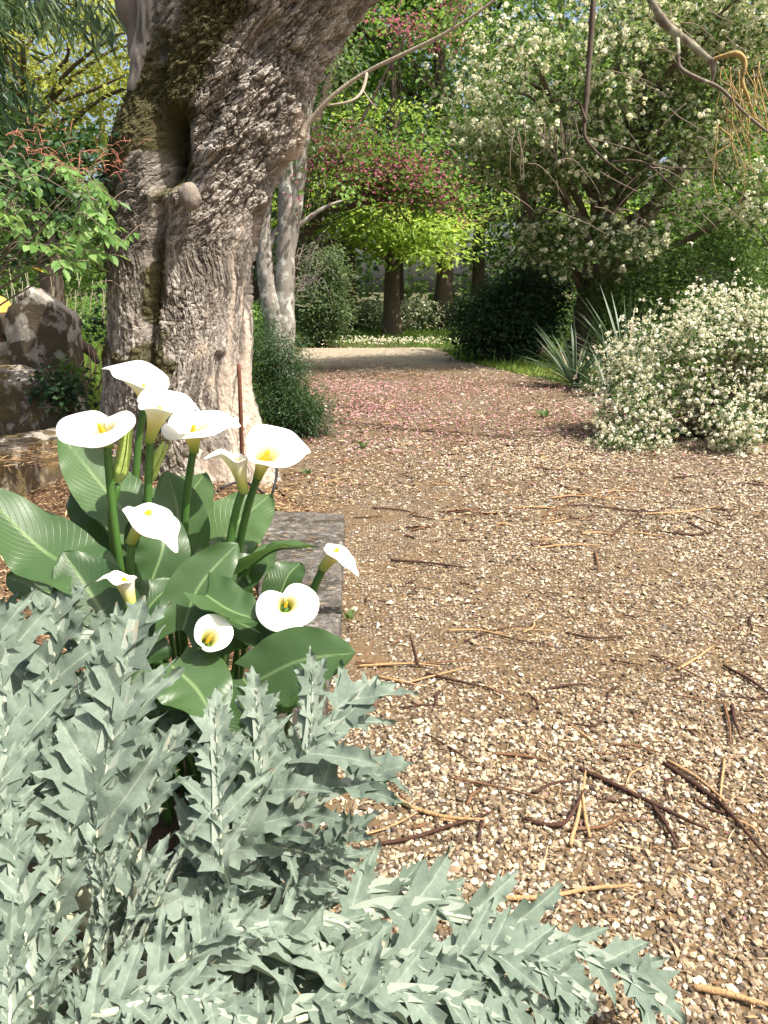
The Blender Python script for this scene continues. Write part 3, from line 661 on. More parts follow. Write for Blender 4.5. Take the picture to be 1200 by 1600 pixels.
# bright maple-like trees over the drive
tree('broadleaf_tree', 'tall bright green tree rising just right of the old trunk', (X(545, 27), 27), 15, .22,
     [((0, 0, 9.0), (4.4, 3.2, 5.4), 300)], 'bright', 'dark', 2, per=75, L=.18, cr=.9, squash=.4, tint=.5)
tree('broadleaf_tree', 'tall green tree with sunlit leaves above the centre of the drive', (X(690, 27), 27), 15, .26,
     [((0, 0, 9), (4.6, 3.4, 6), 300)], 'bright', 'dark', 3, per=70, L=.21, cr=1.1, squash=.4, tint=.42)
tree('broadleaf_tree', 'green tree with glowing leaves behind the white blossoming hawthorn', (X(1070, 24.5), 25), 10, .22,
     [((0, 0, 5.0), (4.4, 2.6, 3.8), 250)], 'bright', 'dark', 4, per=75, L=.17, cr=.9, squash=.4, tint=.62)
tree('broadleaf_tree', 'lime leaved young tree standing far right behind the blossoming bush', (X(1210, 19), 19), 7, .16,
     [((0, 0, 3.8), (3.2, 2.4, 2.6), 120)], 'bright', 'dark', 14, per=75, L=.15, cr=.8, squash=.4, tint=.55)
bgspec = [(400, 31, 15, 'mid', 5.0), (500, 35, 16, 'mid', 5.0), (620, 37, 17, 'mid', 5.2), (745, 34, 17, 'mid', 5.2), (850, 36, 18, 'mid', 5.4), (960, 33, 17, 'mid', 5.2), (1080, 36, 17, 'mid', 5.4), (1200, 32, 15, 'mid', 5.2), (1330, 30, 15, 'mid', 5.0)]
bglab = ['mid green tree in the far wood, seen past the right side of the old trunk', 'mid green tree in the far wood behind the pale stemmed tree', 'tree in the far wood straight behind the lime skirted tree', 'tall mid green tree in the far wood above the dark shrub',
         'tall tree in the far wood behind the darker slanting trunk', 'tall tree in the far wood straight behind the hawthorn trunk', 'tree in the far wood behind the green glowing tree', 'tree in the far wood above the blossoming bush', 'rightmost tree of the far wood']
for k, (u, Y, H, f, rr) in enumerate(bgspec):
    tree('woodland_tree', bglab[k], (X(u, Y), Y), H, .24, [((0, 0, H*.52), (rr*.8, rr*.7, H*.42), 105, (.5, -.8))], f, 'dark', 40+k, per=60, L=.30, cr=1.5, nlimb=12, squash=.5, group='trees of the far wood', tint=.45)

# hawthorn in blossom
def blossoms(n_each, size, rngseed, keep=.8, up=True, radius=.5, mat='blossom', name='blossom', lump=9):
    def f(root, K, _):
        rng = np.random.default_rng(rngseed)
        k = np.repeat(np.flatnonzero(rng.random(len(K)) < np.clip(keep*(.75+1.5*fbm(K*.55+rngseed, 3)), .05, 1)), n_each); n = len(k)
        off = rng.normal(0, .5, (n, 3))*radius*np.array([1, 1, .55]); off[:, 2] += .08*radius
        B = K[k]+off
        j = np.repeat(np.arange(n), lump); m = len(j)
        d = unit(rng.normal(0, 1, (m, 3))+np.array([0, 0, .55])); C = B[j]+d*size*rng.uniform(.3, .8, (m, 1))
        t = np.clip(rng.random(n)[j]*.7+rng.random(m)*.4, 0, 1); mb = MB()
        ax = unit(np.cross(d, rng.normal(0, 1, (m, 3))))
        leaves(mb, C-ax*size*.4, ax, d, size*rng.uniform(.6, 1.0, m), size*.36, np.stack([t, t*0, t*0], -1), .2)
        mb.build(name, FOL[mat], root, smooth=False, kind='stuff')
    return f
hb = (X(912, 16), 16)
hp = lambda u, v, Y: at(u, v, Y)
tree('hawthorn_tree', 'big hawthorn with twisted brown trunk and masses of creamy white blossom', hb, 4.2, .25,
     [((-.6, -2.1, 4.6), (2.7, 1.5, 1.75), 180), ((1.7, -1.9, 5.2), (1.9, 1.4, 1.5), 95), ((-1.5, -1.6, 3.5), (1.4, 1.0, .6), 30), ((-.65, -1.5, 2.0), (1.15, .6, .42), 40), ((2.0, -1.0, 3.0), (1.5, 1.0, .9), 26)], 'haw', 'brown', 61, per=70, L=.10, cr=.55, nlimb=46, lean=(.7, .2),
     fork=[([(hb[0]+.05, hb[1], .6), (hb[0]+.55, hb[1], 1.7), (hb[0]+1.2, hb[1]-.2, 3.0), (hb[0]+2.2, hb[1]-.4, 4.6), (hb[0]+3.4, hb[1]-.6, 5.6)], [.2, .17, .14, .10, .04]),
           ([(hb[0], hb[1], .3), (hb[0]+.15, hb[1]-.1, 1.5), (hb[0]+.3, hb[1]-.1, 3.0), (hb[0]-.1, hb[1], 5.0)], [.22, .17, .13, .05]),
           ([(hb[0]+.1, hb[1], 1.7), (hb[0]-.6, hb[1]-.2, 3.1), (hb[0]-1.6, hb[1]-.4, 4.3)], [.12, .09, .03])],
     blossom=blossoms(21, .072, 5, .95, radius=.62), wob=.35, squash=.45, gap=-.42)
tree('hawthorn_tree', 'smaller slanting dark trunk with thin grey green leaves left of the big hawthorn', (X(848, 17), 17.3), 5.0, .17,
     [((.7, -1.0, 4.4), (1.2, .8, 1.1), 34), ((-.3, -.8, 3.2), (1.1, .7, .6), 18)], 'haw', 'dark', 62, per=70, L=.11, cr=.6, nlimb=24, lean=(-.5, .3), blossom=blossoms(3, .07, 6, .35), wob=.3)
# pale many-stemmed tree behind the old trunk
def pale_tree():
    Y = 12.6; b = gnd(437, 600)*0+np.array([X(437, Y), Y, 0]); root = thing('pale_stemmed_tree', 'smooth pale grey tree dividing into several stems, between the old trunk and the drive', 'tree', b)
    mb = MB(); q = lambda *a: [at(u, v, Y) for u, v in a]
    tube(mb, [b+np.array([0, 0, -.2])]+q((436, 560), (432, 500), (420, 455), (414, 410), (412, 330), (420, 240), (430, 120), (450, -40)), [.22, .21, .2, .14, .12, .11, .10, .06], seg=14, n=44, wob=.25)
    tube(mb, [b+np.array([.02, -.03, -.2])]+q((442, 560), (444, 500), (445, 440), (447, 360), (448, 290), (444, 215), (440, 100), (430, -40)), [.2, .19, .17, .145, .135, .125, .11, .06], seg=14, n=44, wob=.2)
    tube(mb, q((446, 420), (456, 360), (464, 300), (470, 250), (478, 180), (500, 60), (520, -50)), [.11, .115, .11, .10, .08, .04], seg=12, n=30, wob=.2)
    tube(mb, q((412, 450), (416, 400), (430, 365), (440, 350)), [.06, .06, .05, .04], seg=8, n=16, wob=.2)
    tube(mb, q((464, 355), (490, 335), (512, 322), (545, 310)), [.045, .035, .028, .012], seg=8, n=16, wob=.2)
    mb.build('trunk', BARK['pale'], root)
    rng = np.random.default_rng(71); tw = MB()
    for k in range(26):
        u0, v0 = rng.uniform(445, 470), rng.uniform(400, 480); du = rng.uniform(15, 65)
        tube(tw, q((u0, v0), (u0+du*.4, v0-rng.uniform(-5, 20)), (u0+du*.7, v0-rng.uniform(0, 45)), (u0+du, v0-rng.uniform(-10, 60))), [.008, .006, .005, .003], seg=4, n=10)
    tw.build('twig', mat_flat('pale_dead_twig', (.20, .175, .135), (.34, .30, .245)), root, kind='stuff')
    K = np.concatenate([ell(at(470, 180, Y+.4), (1.0, .8, 1.5), 30, rng), ell(at(430, 60, Y), (1.3, 1.0, 1.2), 36, rng), ell(at(450, 330, Y+.6), (.7, .5, .7), 12, rng)]); cb = MB()
    clump_leaves(cb, K, .45, 50, .09, rng, .5, tint=np.clip(.5+rng.normal(0, .2, len(K)), 0, 1)); cb.build('crown', FOL['olive'], root, smooth=False, kind='stuff')
pale_tree()
# Judas tree: dark limbs arching over the drive, magenta flowers
def judas_tree():
    Y = 14.0; b = np.array([X(446, Y), Y, 0.0]); root = thing('judas_tree', 'dark limbed tree arching over the drive with magenta blossom', 'tree', b)
    q = lambda *a: [at(u, v, y) for u, v, y in a]; mb = MB()
    P1 = tube(mb, [b]+q((446, 480, Y), (458, 420, 13.9), (475, 375, 13.8), (505, 335, 13.6), (550, 322, 13.4), (600, 312, 13.2), (622, 318, 13.1)), [.14, .13, .10, .085, .07, .05, .035, .02], seg=9, n=40, wob=.3)
    P2 = tube(mb, q((500, 340, 13.6), (528, 308, 13.5), (545, 302, 13.4), (590, 303, 13.3), (630, 298, 13.1), (660, 285, 12.9)), [.06, .05, .045, .04, .03, .012], seg=8, n=30, wob=.3)
    tube(mb, q((620, 312, 13.1), (628, 335, 13.1), (640, 350, 13.1), (645, 370, 13.1)), [.022, .016, .012, .006], seg=6, n=16, wob=.3)
    tube(mb, q((512, 330, 13.6), (520, 300, 13.6), (529, 296, 13.6), (533, 260, 13.6), (560, 200, 13.6), (600, 120, 13.6), (650, 30, 13.5)), [.05, .045, .04, .035, .03, .025, .01], seg=7, n=30, wob=.3)
    tube(mb, q((452, 440, Y), (480, 250, Y+.3), (510, 140, Y+.4), (545, 40, Y+.5), (600, -60, Y)), [.12, .10, .08, .06, .03], seg=9, n=30, wob=.25)
    rng = np.random.default_rng(81)
    SPOT_K = .6
    spots = [(508, 225, 22, 14, 22), (535, 245, 25, 20, 22), (565, 262, 30, 22, 36), (560, 285, 24, 14, 20), (625, 248, 22, 24, 34), (650, 268, 30, 18, 56), (675, 275, 24, 14, 34), (665, 295, 36, 16, 30), (700, 300, 28, 14, 16), (720, 320, 18, 12, 10),
             (590, 30, 45, 16, 13), (650, 40, 45, 16, 15), (690, 55, 25, 12, 8), (712, 3, 10, 5, 14), (470, 260, 20, 20, 10), (480, 300, 24, 20, 10), (620, 325, 20, 16, 12), (560, 215, 20, 14, 8)]
    K = []; KL = []
    for (u, v, su, sv, n) in spots:
        for i in range(max(2, int(n*SPOT_K))):
            K.append(at(u+rng.normal(0, su*.6), v+rng.normal(0, sv*.6), 13.2+rng.normal(0, .45)))
        for i in range(int(n*.5)): KL.append(at(u+rng.normal(0, su*1.2), v+rng.normal(0, sv*1.3), 13.4+rng.normal(0, .5)))
    K = np.array(K); KL = np.array(KL)
    for i in rng.choice(len(K), 60, replace=False):
        s = (P1 if rng.random() < .5 else P2)[rng.integers(12, 28)]; e = K[i]
        tube(mb, [s, (s+e)/2+rng.normal(0, .12, 3), e], [.012, .008, .003], seg=5, n=9, wob=.3)
    mb.build('trunk', BARK['dark'], root)
    cb = MB(); clump_leaves(cb, K, .34, 22, .056, rng, .6, tint=np.clip(.45+rng.normal(0, .2, len(K)), 0, 1), aspect=.36); cb.build('blossom', FOL['judas'], root, smooth=False, kind='stuff')
    cl = MB(); clump_leaves(cl, KL, .4, 26, .09, rng, .5, tint=np.clip(.5+rng.normal(0, .2, len(KL)), 0, 1), aspect=.42); cl.build('crown', FOL['bright'], root, smooth=False, kind='stuff')
judas_tree()
# golden tree and others at the left
tree('broadleaf_tree', 'yellow green tree in new leaf behind the stones, left of the old trunk', (X(60, 13.5), 14), 7.5, .2,
     [((.7, 0, 4.9), (2.2, 1.8, 1.7), 170), ((-1.2, 0, 6.0), (2.6, 2, 2), 110)], 'gold', 'dark', 90, per=56, L=.105, cr=.6, nlimb=34, squash=.4, tint=.5)
tree('broadleaf_tree', 'green tree with pale bark far behind the stones at the left', (X(30, 26), 26), 9, .2, [((0, 0, 3.6), (3.6, 2.4, 2.6), 110)], 'bright', 'pale', 91, per=60, L=.2, cr=.9, tint=.7)
tree('woodland_tree', 'round mid green tree far behind the stones, beside the old trunk', (X(190, 30), 30), 9, .2, [((0, 0, 3.2), (4.2, 2.4, 2.6), 120)], 'bright', 'dark', 92, per=60, L=.22, cr=1.0, tint=.6, group='trees of the far wood')
tree('woodland_tree', 'mid green tree far off at the left edge behind the dark hanging leaves', (X(-90, 24), 24), 9, .2, [((0, 0, 4.2), (3.2, 2.4, 3.4), 110)], 'mid', 'dark', 93, per=60, L=.2, cr=.9, tint=.6, group='trees of the far wood')

def far_wood():
    rng = np.random.default_rng(99); K = []
    n = 700; x = rng.uniform(-46, 46, n); y = rng.uniform(41, 48, n); z = rng.random(n)**1.3*11
    K = np.stack([x, y, z], -1)
    keep = ~((x < -9) & (z > 5.5)); K = K[keep]
    mb = MB(); clump_leaves(mb, K, 2.2, 46, .5, rng, .6, tint=np.clip(.45+rng.normal(0, .2, len(K)), 0, 1))
    o = mb.build('far_wood', FOL['mid'], smooth=False, kind='stuff'); tag(o, 'wall of distant woodland closing the view', 'woodland')
far_wood()

# ------------------------------------------------------------------ shrubs, grass and other plants
def grass_patch(name, label, area, n, h, seed, mat, keep=None, w=.006):
    rng = np.random.default_rng(seed); x = rng.uniform(area[0], area[1], n); y = rng.uniform(area[2], area[3], n)
    ok = ~in_path(x, y) | (rng.random(n) < .0)
    u, v = to_px(np.stack([x, y, x*0+.1], -1)); ok &= (u > -120) & (u < 1330)
    ok &= rng.random(n) < np.clip(.75+1.3*fbm(np.stack([x*.9, y*.9, x*0+1], -1), 3), .12, 1)
    if keep is not None: ok &= keep(x, y)
    x, y = x[ok], y[ok]; n = len(x); t = np.clip(.5+.5*fbm(np.stack([x*.7, y*.7, x*0], -1), 3)+rng.normal(0, .18, n), 0, 1)
    A = unit(np.stack([rng.normal(0, .45, n), rng.normal(0, .45, n), np.ones(n)], -1)); mb = MB()
    leaves(mb, np.stack([x, y, terrain_z(x, y)-.01], -1), A, rng.normal(0, 1, (n, 3)), h*rng.lognormal(0, .4, n), w*(1+y*.06)*rng.uniform(.7, 1.4, n), np.stack([t, rng.random(n), t*0], -1), .1)
    return tag(mb.build(name, mat, smooth=False, kind='stuff'), label, 'grass')
GR = mat_foliage('grass_blade', (.06, .12, .02), (.11, .20, .035), (.19, .29, .06), .4, .5)
GRY = mat_foliage('verge_blade', (.08, .15, .02), (.16, .26, .04), (.28, .36, .08), .4, .5)
grass_patch('grass', 'shady green lawn across the end of the drive', (-9, 12, 16.5, 31), 58000, .13, 3, GR, lambda x, y: (y > 19) | (x > 1.2) | (x < -2.2))
grass_patch('grass', 'fresh green grass verge along the right side of the drive', (1.4, 9, 6.0, 17), 52000, .09, 4, GRY)
grass_patch('grass', 'low grass behind the shrub at the left of the drive', (-6, -.5, 7.5, 17), 26000, .12, 5, GR)
grass_patch('grass', 'rough grass and reeds behind the old stones', (-6.5, -1.7, 6.6, 14), 26000, .22, 6, GRY)
def daisies():
    rng = np.random.default_rng(15); n = 700
    x = rng.normal(-.6, 1.6, n); y = rng.normal(20.2, .7, n); ok = ~in_path(x, y); x, y = x[ok], y[ok]; n = len(x)
    C = np.stack([x, y, rng.uniform(.08, .2, n)], -1); j = np.repeat(np.arange(n), 3); m = len(j); t = np.full(m, .9)
    mb = MB(); a = unit(rng.normal(0, 1, (m, 3))); leaves(mb, C[j]-a*.02, a, np.array([0, 0, 1.])+rng.normal(0, .3, (m, 3)), .05, .018, np.stack([t, t*0, t*0], -1))
    tag(mb.build('lawn_flowers', FOL['blossom'], smooth=False, kind='stuff'), 'tiny white flowers in the lawn at the end of the drive', 'flowers')
    # white flowering herbs under the far trees
    n = 1500; x = rng.uniform(-5.5, 4.5, n); y = rng.uniform(25.5, 30, n); z = rng.uniform(.2, 1.0, n)
    C = np.stack([x, y, z], -1); j = np.repeat(np.arange(n), 4); m = len(j); t = rng.random(m)*.6; mb = MB()
    off = rng.normal(0, .06, (m, 3)); a = unit(rng.normal(0, 1, (m, 3))); leaves(mb, C[j]+off, a, np.array([0, 0, 1.])+rng.normal(0, .4, (m, 3)), .10, .03, np.stack([t, t*0, t*0], -1))
    tag(mb.build('cow_parsley', FOL['blossom'], smooth=False, kind='stuff'), 'white flowering herbs under the trees beyond the lawn', 'wild flowers')
    K = np.stack([rng.uniform(-7, 6, 420), rng.uniform(26, 31, 420), rng.uniform(.05, .8, 420)], -1); mb = MB()
    clump_leaves(mb, K, .5, 50, .14, rng, .7, tint=np.clip(rng.normal(.5, .2, 420), 0, 1)); tag(mb.build('undergrowth', FOL['olive'], smooth=False, kind='stuff'), 'green undergrowth beneath the far trees', 'undergrowth')
    K = np.stack([rng.uniform(2.5, 14, 420), rng.uniform(18.5, 29, 420), rng.uniform(.05, 1.0, 420)], -1); mb = MB()
    clump_leaves(mb, K, .55, 50, .13, rng, .7, tint=np.clip(rng.normal(.4, .2, 420), 0, 1)); tag(mb.build('undergrowth', FOL['mid'], smooth=False, kind='stuff'), 'bushy undergrowth behind the hawthorn trunk', 'undergrowth')
    K = np.stack([rng.uniform(-14, -3.0, 420), rng.uniform(15, 24, 420), rng.uniform(.05, .9, 420)], -1); mb = MB()
    clump_leaves(mb, K, .55, 50, .13, rng, .7, tint=np.clip(rng.normal(.55, .2, 420), 0, 1)); tag(mb.build('undergrowth', FOL['bright'], smooth=False, kind='stuff'), 'sunny undergrowth far behind the old stones', 'undergrowth')
daisies()

def shrub(name, label, base, blobs, fol, seed, per, L, cr, squash=.8, tint=.5, aspect=.3, stems=20, stemr=.012, cat='shrub', extra=None, droop=.2, group=None, upright=False):
    """BLOBS: (offset, radii, count) of leaf clumps; stems fan out from the base to the clumps"""
    rng = np.random.default_rng(seed); b = np.array([base[0], base[1], 0.]); root = thing(name, label, cat, b, group)
    K = np.concatenate([ell(b+np.asarray(c), r, n, rng, .4) for c, r, n in blobs]); K = K[K[:, 2] > .02]
    mb = MB()
    for i in rng.choice(len(K), min(stems, len(K)), replace=False):
        s = b+np.append(rng.normal(0, .08, 2), 0); e = K[i]; mid = s+(e-s)*.5+np.array([0, 0, .18*np.linalg.norm(e-s)])
        tube(mb, [s, mid, e], [stemr, stemr*.7, stemr*.25], seg=5, n=9, wob=.2)
    mb.build('stem', BARK['brown'], root)
    t = np.clip(tint+.4*fbm(K*3+seed, 3)+rng.normal(0, .08, len(K)), .03, .97); fb = MB()
    clump_leaves(fb, K, cr, per, L, rng, squash, droop, t, aspect); fb.build('foliage', FOL[fol], root, smooth=False, kind='stuff')
    if extra: extra(root, K, rng)
    return root
FOL['rosemary'] = mat_foliage('rosemary_leaf', (.016, .04, .014), (.032, .075, .024), (.08, .145, .05), .25, .5)
shrub('evergreen_shrub', 'dense dark evergreen shrub with fine leaves against the right side of the old trunk', (-1.02, 7.5), [((0, 0, .45), (.30, .32, .5), 130), ((.28, -.15, .2), (.24, .25, .24), 60), ((-.2, .2, .75), (.26, .25, .4), 60)], 'rosemary', 201, 85, .042, .16, .9, .45, .12, 30)
shrub('dark_shrub', 'broad dark evergreen shrub beside the lawn, left of the yuccas', (X(785, 15.5), 15.5), [((0, 0, .75), (.95, .7, .75), 150), ((.5, .2, 1.1), (.7, .6, .7), 70)], 'dark', 202, 75, .10, .3, .8, .45, .28, 30)
shrub('grey_green_shrub', 'loose grey green shrub hanging towards the lawn right of the pale stems', (X(497, 19.5), 20), [((0, 0, 1.3), (.75, .6, 1.2), 110), ((.1, -.2, .9), (.7, .5, .7), 50)], 'olive', 203, 60, .10, .32, .8, .5, .25, 30)
shrub('green_shrub', 'fresh green bush between the hawthorn trunk and the blossoming bush', (X(1010, 15), 15), [((0, 0, 1.2), (1.1, .8, 1.0), 110), ((1.6, .4, 1.5), (1.1, .8, 1.1), 90)], 'mid', 205, 70, .09, .32, .7, .7, .28, 30)

# the bush covered with cream blossom
def spirea():
    def fl(root, K, rng):
        m = 6600; base = K[rng.integers(0, len(K), m)]+rng.normal(0, .085, (m, 3)); b = np.array([2.98, 7.15, .5])
        d0 = unit((base-b)/np.array([1.5, .9, .9])); base = base+d0*.05
        lump = 9; j = np.repeat(np.arange(m), lump); n = len(j); d = unit(rng.normal(0, 1, (n, 3))+d0[j]*.7+np.array([0, 0, .25]))
        sz = rng.uniform(.018, .032, m)[j]; C = base[j]+d*(sz*rng.uniform(.3, 1, n))[:, None]; ax = unit(np.cross(d, rng.normal(0, 1, (n, 3))))
        t = np.clip(rng.random(m)[j]*.75+rng.random(n)*.35, 0, 1); mb = MB(); leaves(mb, C-ax*(sz*.4)[:, None], ax, d, sz*.85, sz*.34, np.stack([t, t*0, t*0], -1), .25)
        mb.build('blossom', FOL['blossom2'], root, smooth=False, kind='stuff')
    FOL['blossom2'] = mat_foliage('bush_blossom', (.46, .47, .28), (.72, .71, .56), (.85, .84, .77), .3, .7)
    FOL['spirea'] = mat_foliage('bush_leaf', (.025, .06, .014), (.05, .105, .025), (.10, .18, .045), .35)
    shrub('blossom_bush', 'arching bush smothered in creamy white blossom at the right edge of the drive', (3.1, 7.3),
          [((0, 0, .62), (.95, .62, .62), 330), ((.25, .1, 1.0), (.62, .5, .38), 110), ((1.0, 0, .75), (.8, .6, .62), 190), ((-.72, -.25, .34), (.42, .34, .28), 70), ((-.95, -.62, .10), (.36, .16, .09), 34), ((-.1, -.72, .2), (.26, .16, .26), 40), ((-.78, .1, .55), (.3, .25, .3), 36)],
          'spirea', 206, 24, .036, .13, .8, .5, .3, 110, .010, extra=fl, droop=.35)
spirea()

# yuccas: every blade is a leaf of its own
def yuccas():
    m = NT('yucca_leaf'); c, _ = m.attr(); k = m.mix(m.noise(m.tc(), 5, 3), (.028, .052, .025), (.085, .125, .060)); mt = m.done(m.leaf(k, (.08, .15, .07), .45, .4, .12))
    def blade():
        s = np.linspace(0, 1, 9); w = .017*np.sin(np.pi*np.clip(s*.86+.14, 0, 1))**.6*np.minimum(1, (1-s)*5)
        V = np.stack([np.stack([-w, s*0, s], -1), np.stack([w*0, w*.35, s], -1), np.stack([w, s*0, s], -1)], 1); V[..., 1] -= (s**2.5*.10)[:, None]
        return mesh_np('leaf', V.reshape(-1, 3), [grid_faces(9, 3)], mt)
    me = blade(); dead = blade(); dead.materials.clear(); dead.materials.append(mat_flat('dead_yucca', (.16, .12, .07), (.36, .30, .2)))
    rng = np.random.default_rng(55)
    for (u, Y, H, n, lab) in ((905, 11.2, 1.12, 84, 'spiky blue green yucca at the edge of the drive, in front of the hawthorn trunk'), (985, 12.0, 1.62, 80, 'taller yucca rising behind, between the hawthorn trunk and the blossoming bush'), (958, 10.3, .85, 50, 'small yucca tuft beside the grass verge, left of the blossoming bush')):
        b = np.array([X(u, Y), Y, 0.]); root = thing('yucca', lab, 'yucca', b, 'yuccas beside the drive')
        st = MB(); tube(st, [b, b+np.array([0, 0, H*.16])], [.06, .045], seg=8, n=5); st.build('stem', BARK['brown'], root)
        for k in range(n):
            o = bpy.data.objects.new('leaf', me if rng.random() < .94 else dead); COL.objects.link(o); o.parent = root
            t = math.acos(1-rng.random()*.98)*.93; a = rng.uniform(0, 2*np.pi); L = H*rng.uniform(.72, 1.08)*(1-.12*t)
            o.location = (0, 0, H*.12*rng.random()); o.rotation_euler = (0, t, a); o.rotation_mode = 'XYZ'
            o.scale = (1.0, 1.0, L); o.rotation_euler = Quaternion((0, 0, 1), a).to_matrix().to_4x4().to_3x3().__matmul__(Quaternion((1, 0, 0), t).to_matrix()).to_euler()
yuccas()

# nandina at the left: sprays of leaflets, each leaflet its own leaf
def nandina():
    Y = 4.5; b = np.array([-3.5, 5.3, .1]); root = thing('nandina_shrub', 'leafy bush with bright green leaflets and red flower sprays, left of the old trunk', 'shrub', b)
    LM = [mat_foliage('nandina_leaf', (.08, .18, .04), (.14, .27, .07), (.24, .38, .12), .45, .45), mat_foliage('nandina_painted_shade', (.02, .055, .018), (.035, .085, .025), (.06, .12, .035), .3, .45)]  # lit and shaded copies of one leaf; shade painted into the second
    def leafmesh(mat, t):
        s = np.linspace(0, 1, 6); w = .27*np.sin(np.pi*s**.8)**.9+.001; V = np.stack([np.stack([-w, s, w*.25-.10*s*s], -1), np.stack([w*0, s, -.10*s*s], -1), np.stack([w, s, w*.25-.10*s*s], -1)], 1)
        return mesh_np('leaf', V.reshape(-1, 3), [grid_faces(6, 3)], mat, np.full((18, 3), t))
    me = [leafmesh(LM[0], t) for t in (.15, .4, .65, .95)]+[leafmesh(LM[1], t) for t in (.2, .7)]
    yel = leafmesh(mat_flat('yellow_leaf', (.75, .42, .05), (.85, .55, .1)), .5)
    rng = np.random.default_rng(66); st = MB(); rest = [MB(), MB()]; made = 0
    sprays = []
    for k in range(88):
        u = rng.uniform(-60, 190); v = rng.uniform(255, 425)
        if u > 150 and v < 300: continue
        if v > 395 and u < 60: continue
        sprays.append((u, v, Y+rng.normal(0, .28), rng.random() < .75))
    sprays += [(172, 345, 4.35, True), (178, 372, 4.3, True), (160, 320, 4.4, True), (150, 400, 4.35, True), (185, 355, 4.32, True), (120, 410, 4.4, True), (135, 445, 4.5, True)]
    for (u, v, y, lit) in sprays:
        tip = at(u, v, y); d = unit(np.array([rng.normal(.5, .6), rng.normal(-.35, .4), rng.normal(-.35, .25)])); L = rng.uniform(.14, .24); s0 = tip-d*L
        P = tube(st, [s0-d*.08+np.array([0, 0, -.02]), s0+np.array([0, 0, .02]), tip], [.0035, .0025, .001], seg=4, n=10)
        side = unit(np.cross(d, [0, 0, 1])); nrm = np.cross(side, d)
        for j, (f, sd) in enumerate([(.25, -1), (.3, 1), (.5, -1), (.54, 1), (.74, -1), (.78, 1), (1, 0)]):
            p = s0+(tip-s0)*f; ax = unit(d*(.55 if sd else 1)+side*sd*.8+np.array([0, 0, -.35])+rng.normal(0, .18, 3)); l = rng.uniform(.055, .082)*(1 if lit else .9)
            z = unit(nrm+rng.normal(0, .35, 3)); xx = unit(np.cross(ax, z)); z = np.cross(xx, ax)
            if made < 292:
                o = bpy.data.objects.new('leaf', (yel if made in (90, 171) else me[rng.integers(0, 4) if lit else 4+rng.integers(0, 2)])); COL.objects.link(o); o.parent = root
                M = Matrix(((xx[0]*l, ax[0]*l, z[0]*l, p[0]-b[0]), (xx[1]*l, ax[1]*l, z[1]*l, p[1]-b[1]), (xx[2]*l, ax[2]*l, z[2]*l, p[2]-b[2]), (0, 0, 0, 1)))
                o.matrix_basis = M; made += 1
            else:
                t = rng.random(); leaves(rest[0 if lit else 1], p[None], ax[None], z[None], l, l*.27, np.array([[t, 0, 0]]), .25, True)
    for k in range(18):
        e = at(rng.uniform(-60, 170), rng.uniform(260, 420), Y+rng.normal(0, .2)); s = b+np.array([rng.normal(0, .12), rng.normal(0, .12), -.05])
        tube(st, [s, s+(e-s)*.4+np.array([0, 0, .35]), e], [.012, .008, .003], seg=5, n=12)
    st.build('stem', BARK['brown'], root)
    for r, mname in zip(rest, LM):
        if r.n: r.build('foliage', mname, root, smooth=False, kind='stuff')
    # inner leaves behind, in the colour with painted shade
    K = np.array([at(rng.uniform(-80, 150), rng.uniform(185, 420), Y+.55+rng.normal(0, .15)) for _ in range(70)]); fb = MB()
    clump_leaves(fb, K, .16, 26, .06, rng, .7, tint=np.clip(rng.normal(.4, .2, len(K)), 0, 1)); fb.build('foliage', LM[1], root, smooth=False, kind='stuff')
    # coral red flower sprays
    rb = MB()
    for (u, v, n) in ((30, 232, 10), (60, 235, 16), (85, 255, 16), (110, 262, 14), (130, 265, 12), (150, 240, 8), (165, 258, 12), (185, 262, 12), (185, 235, 6), (60, 200, 8), (100, 205, 6), (200, 225, 4), (20, 210, 8)):
        for _ in range(n):
            p = at(u+rng.normal(0, 9), v+rng.normal(0, 7), 4.4+rng.normal(0, .12)); e = p+np.array([rng.normal(0, .05), rng.normal(0, .05), rng.normal(-.005, .03)])
            tube(rb, [p, (p+e)/2+np.array([0, 0, .012]), e], [.0017, .0017, .001], seg=4, n=5)
    rb.build('flower_spray', mat_flat('coral_flower', (.30, .09, .06), (.46, .20, .14)), root, kind='stuff')
nandina()

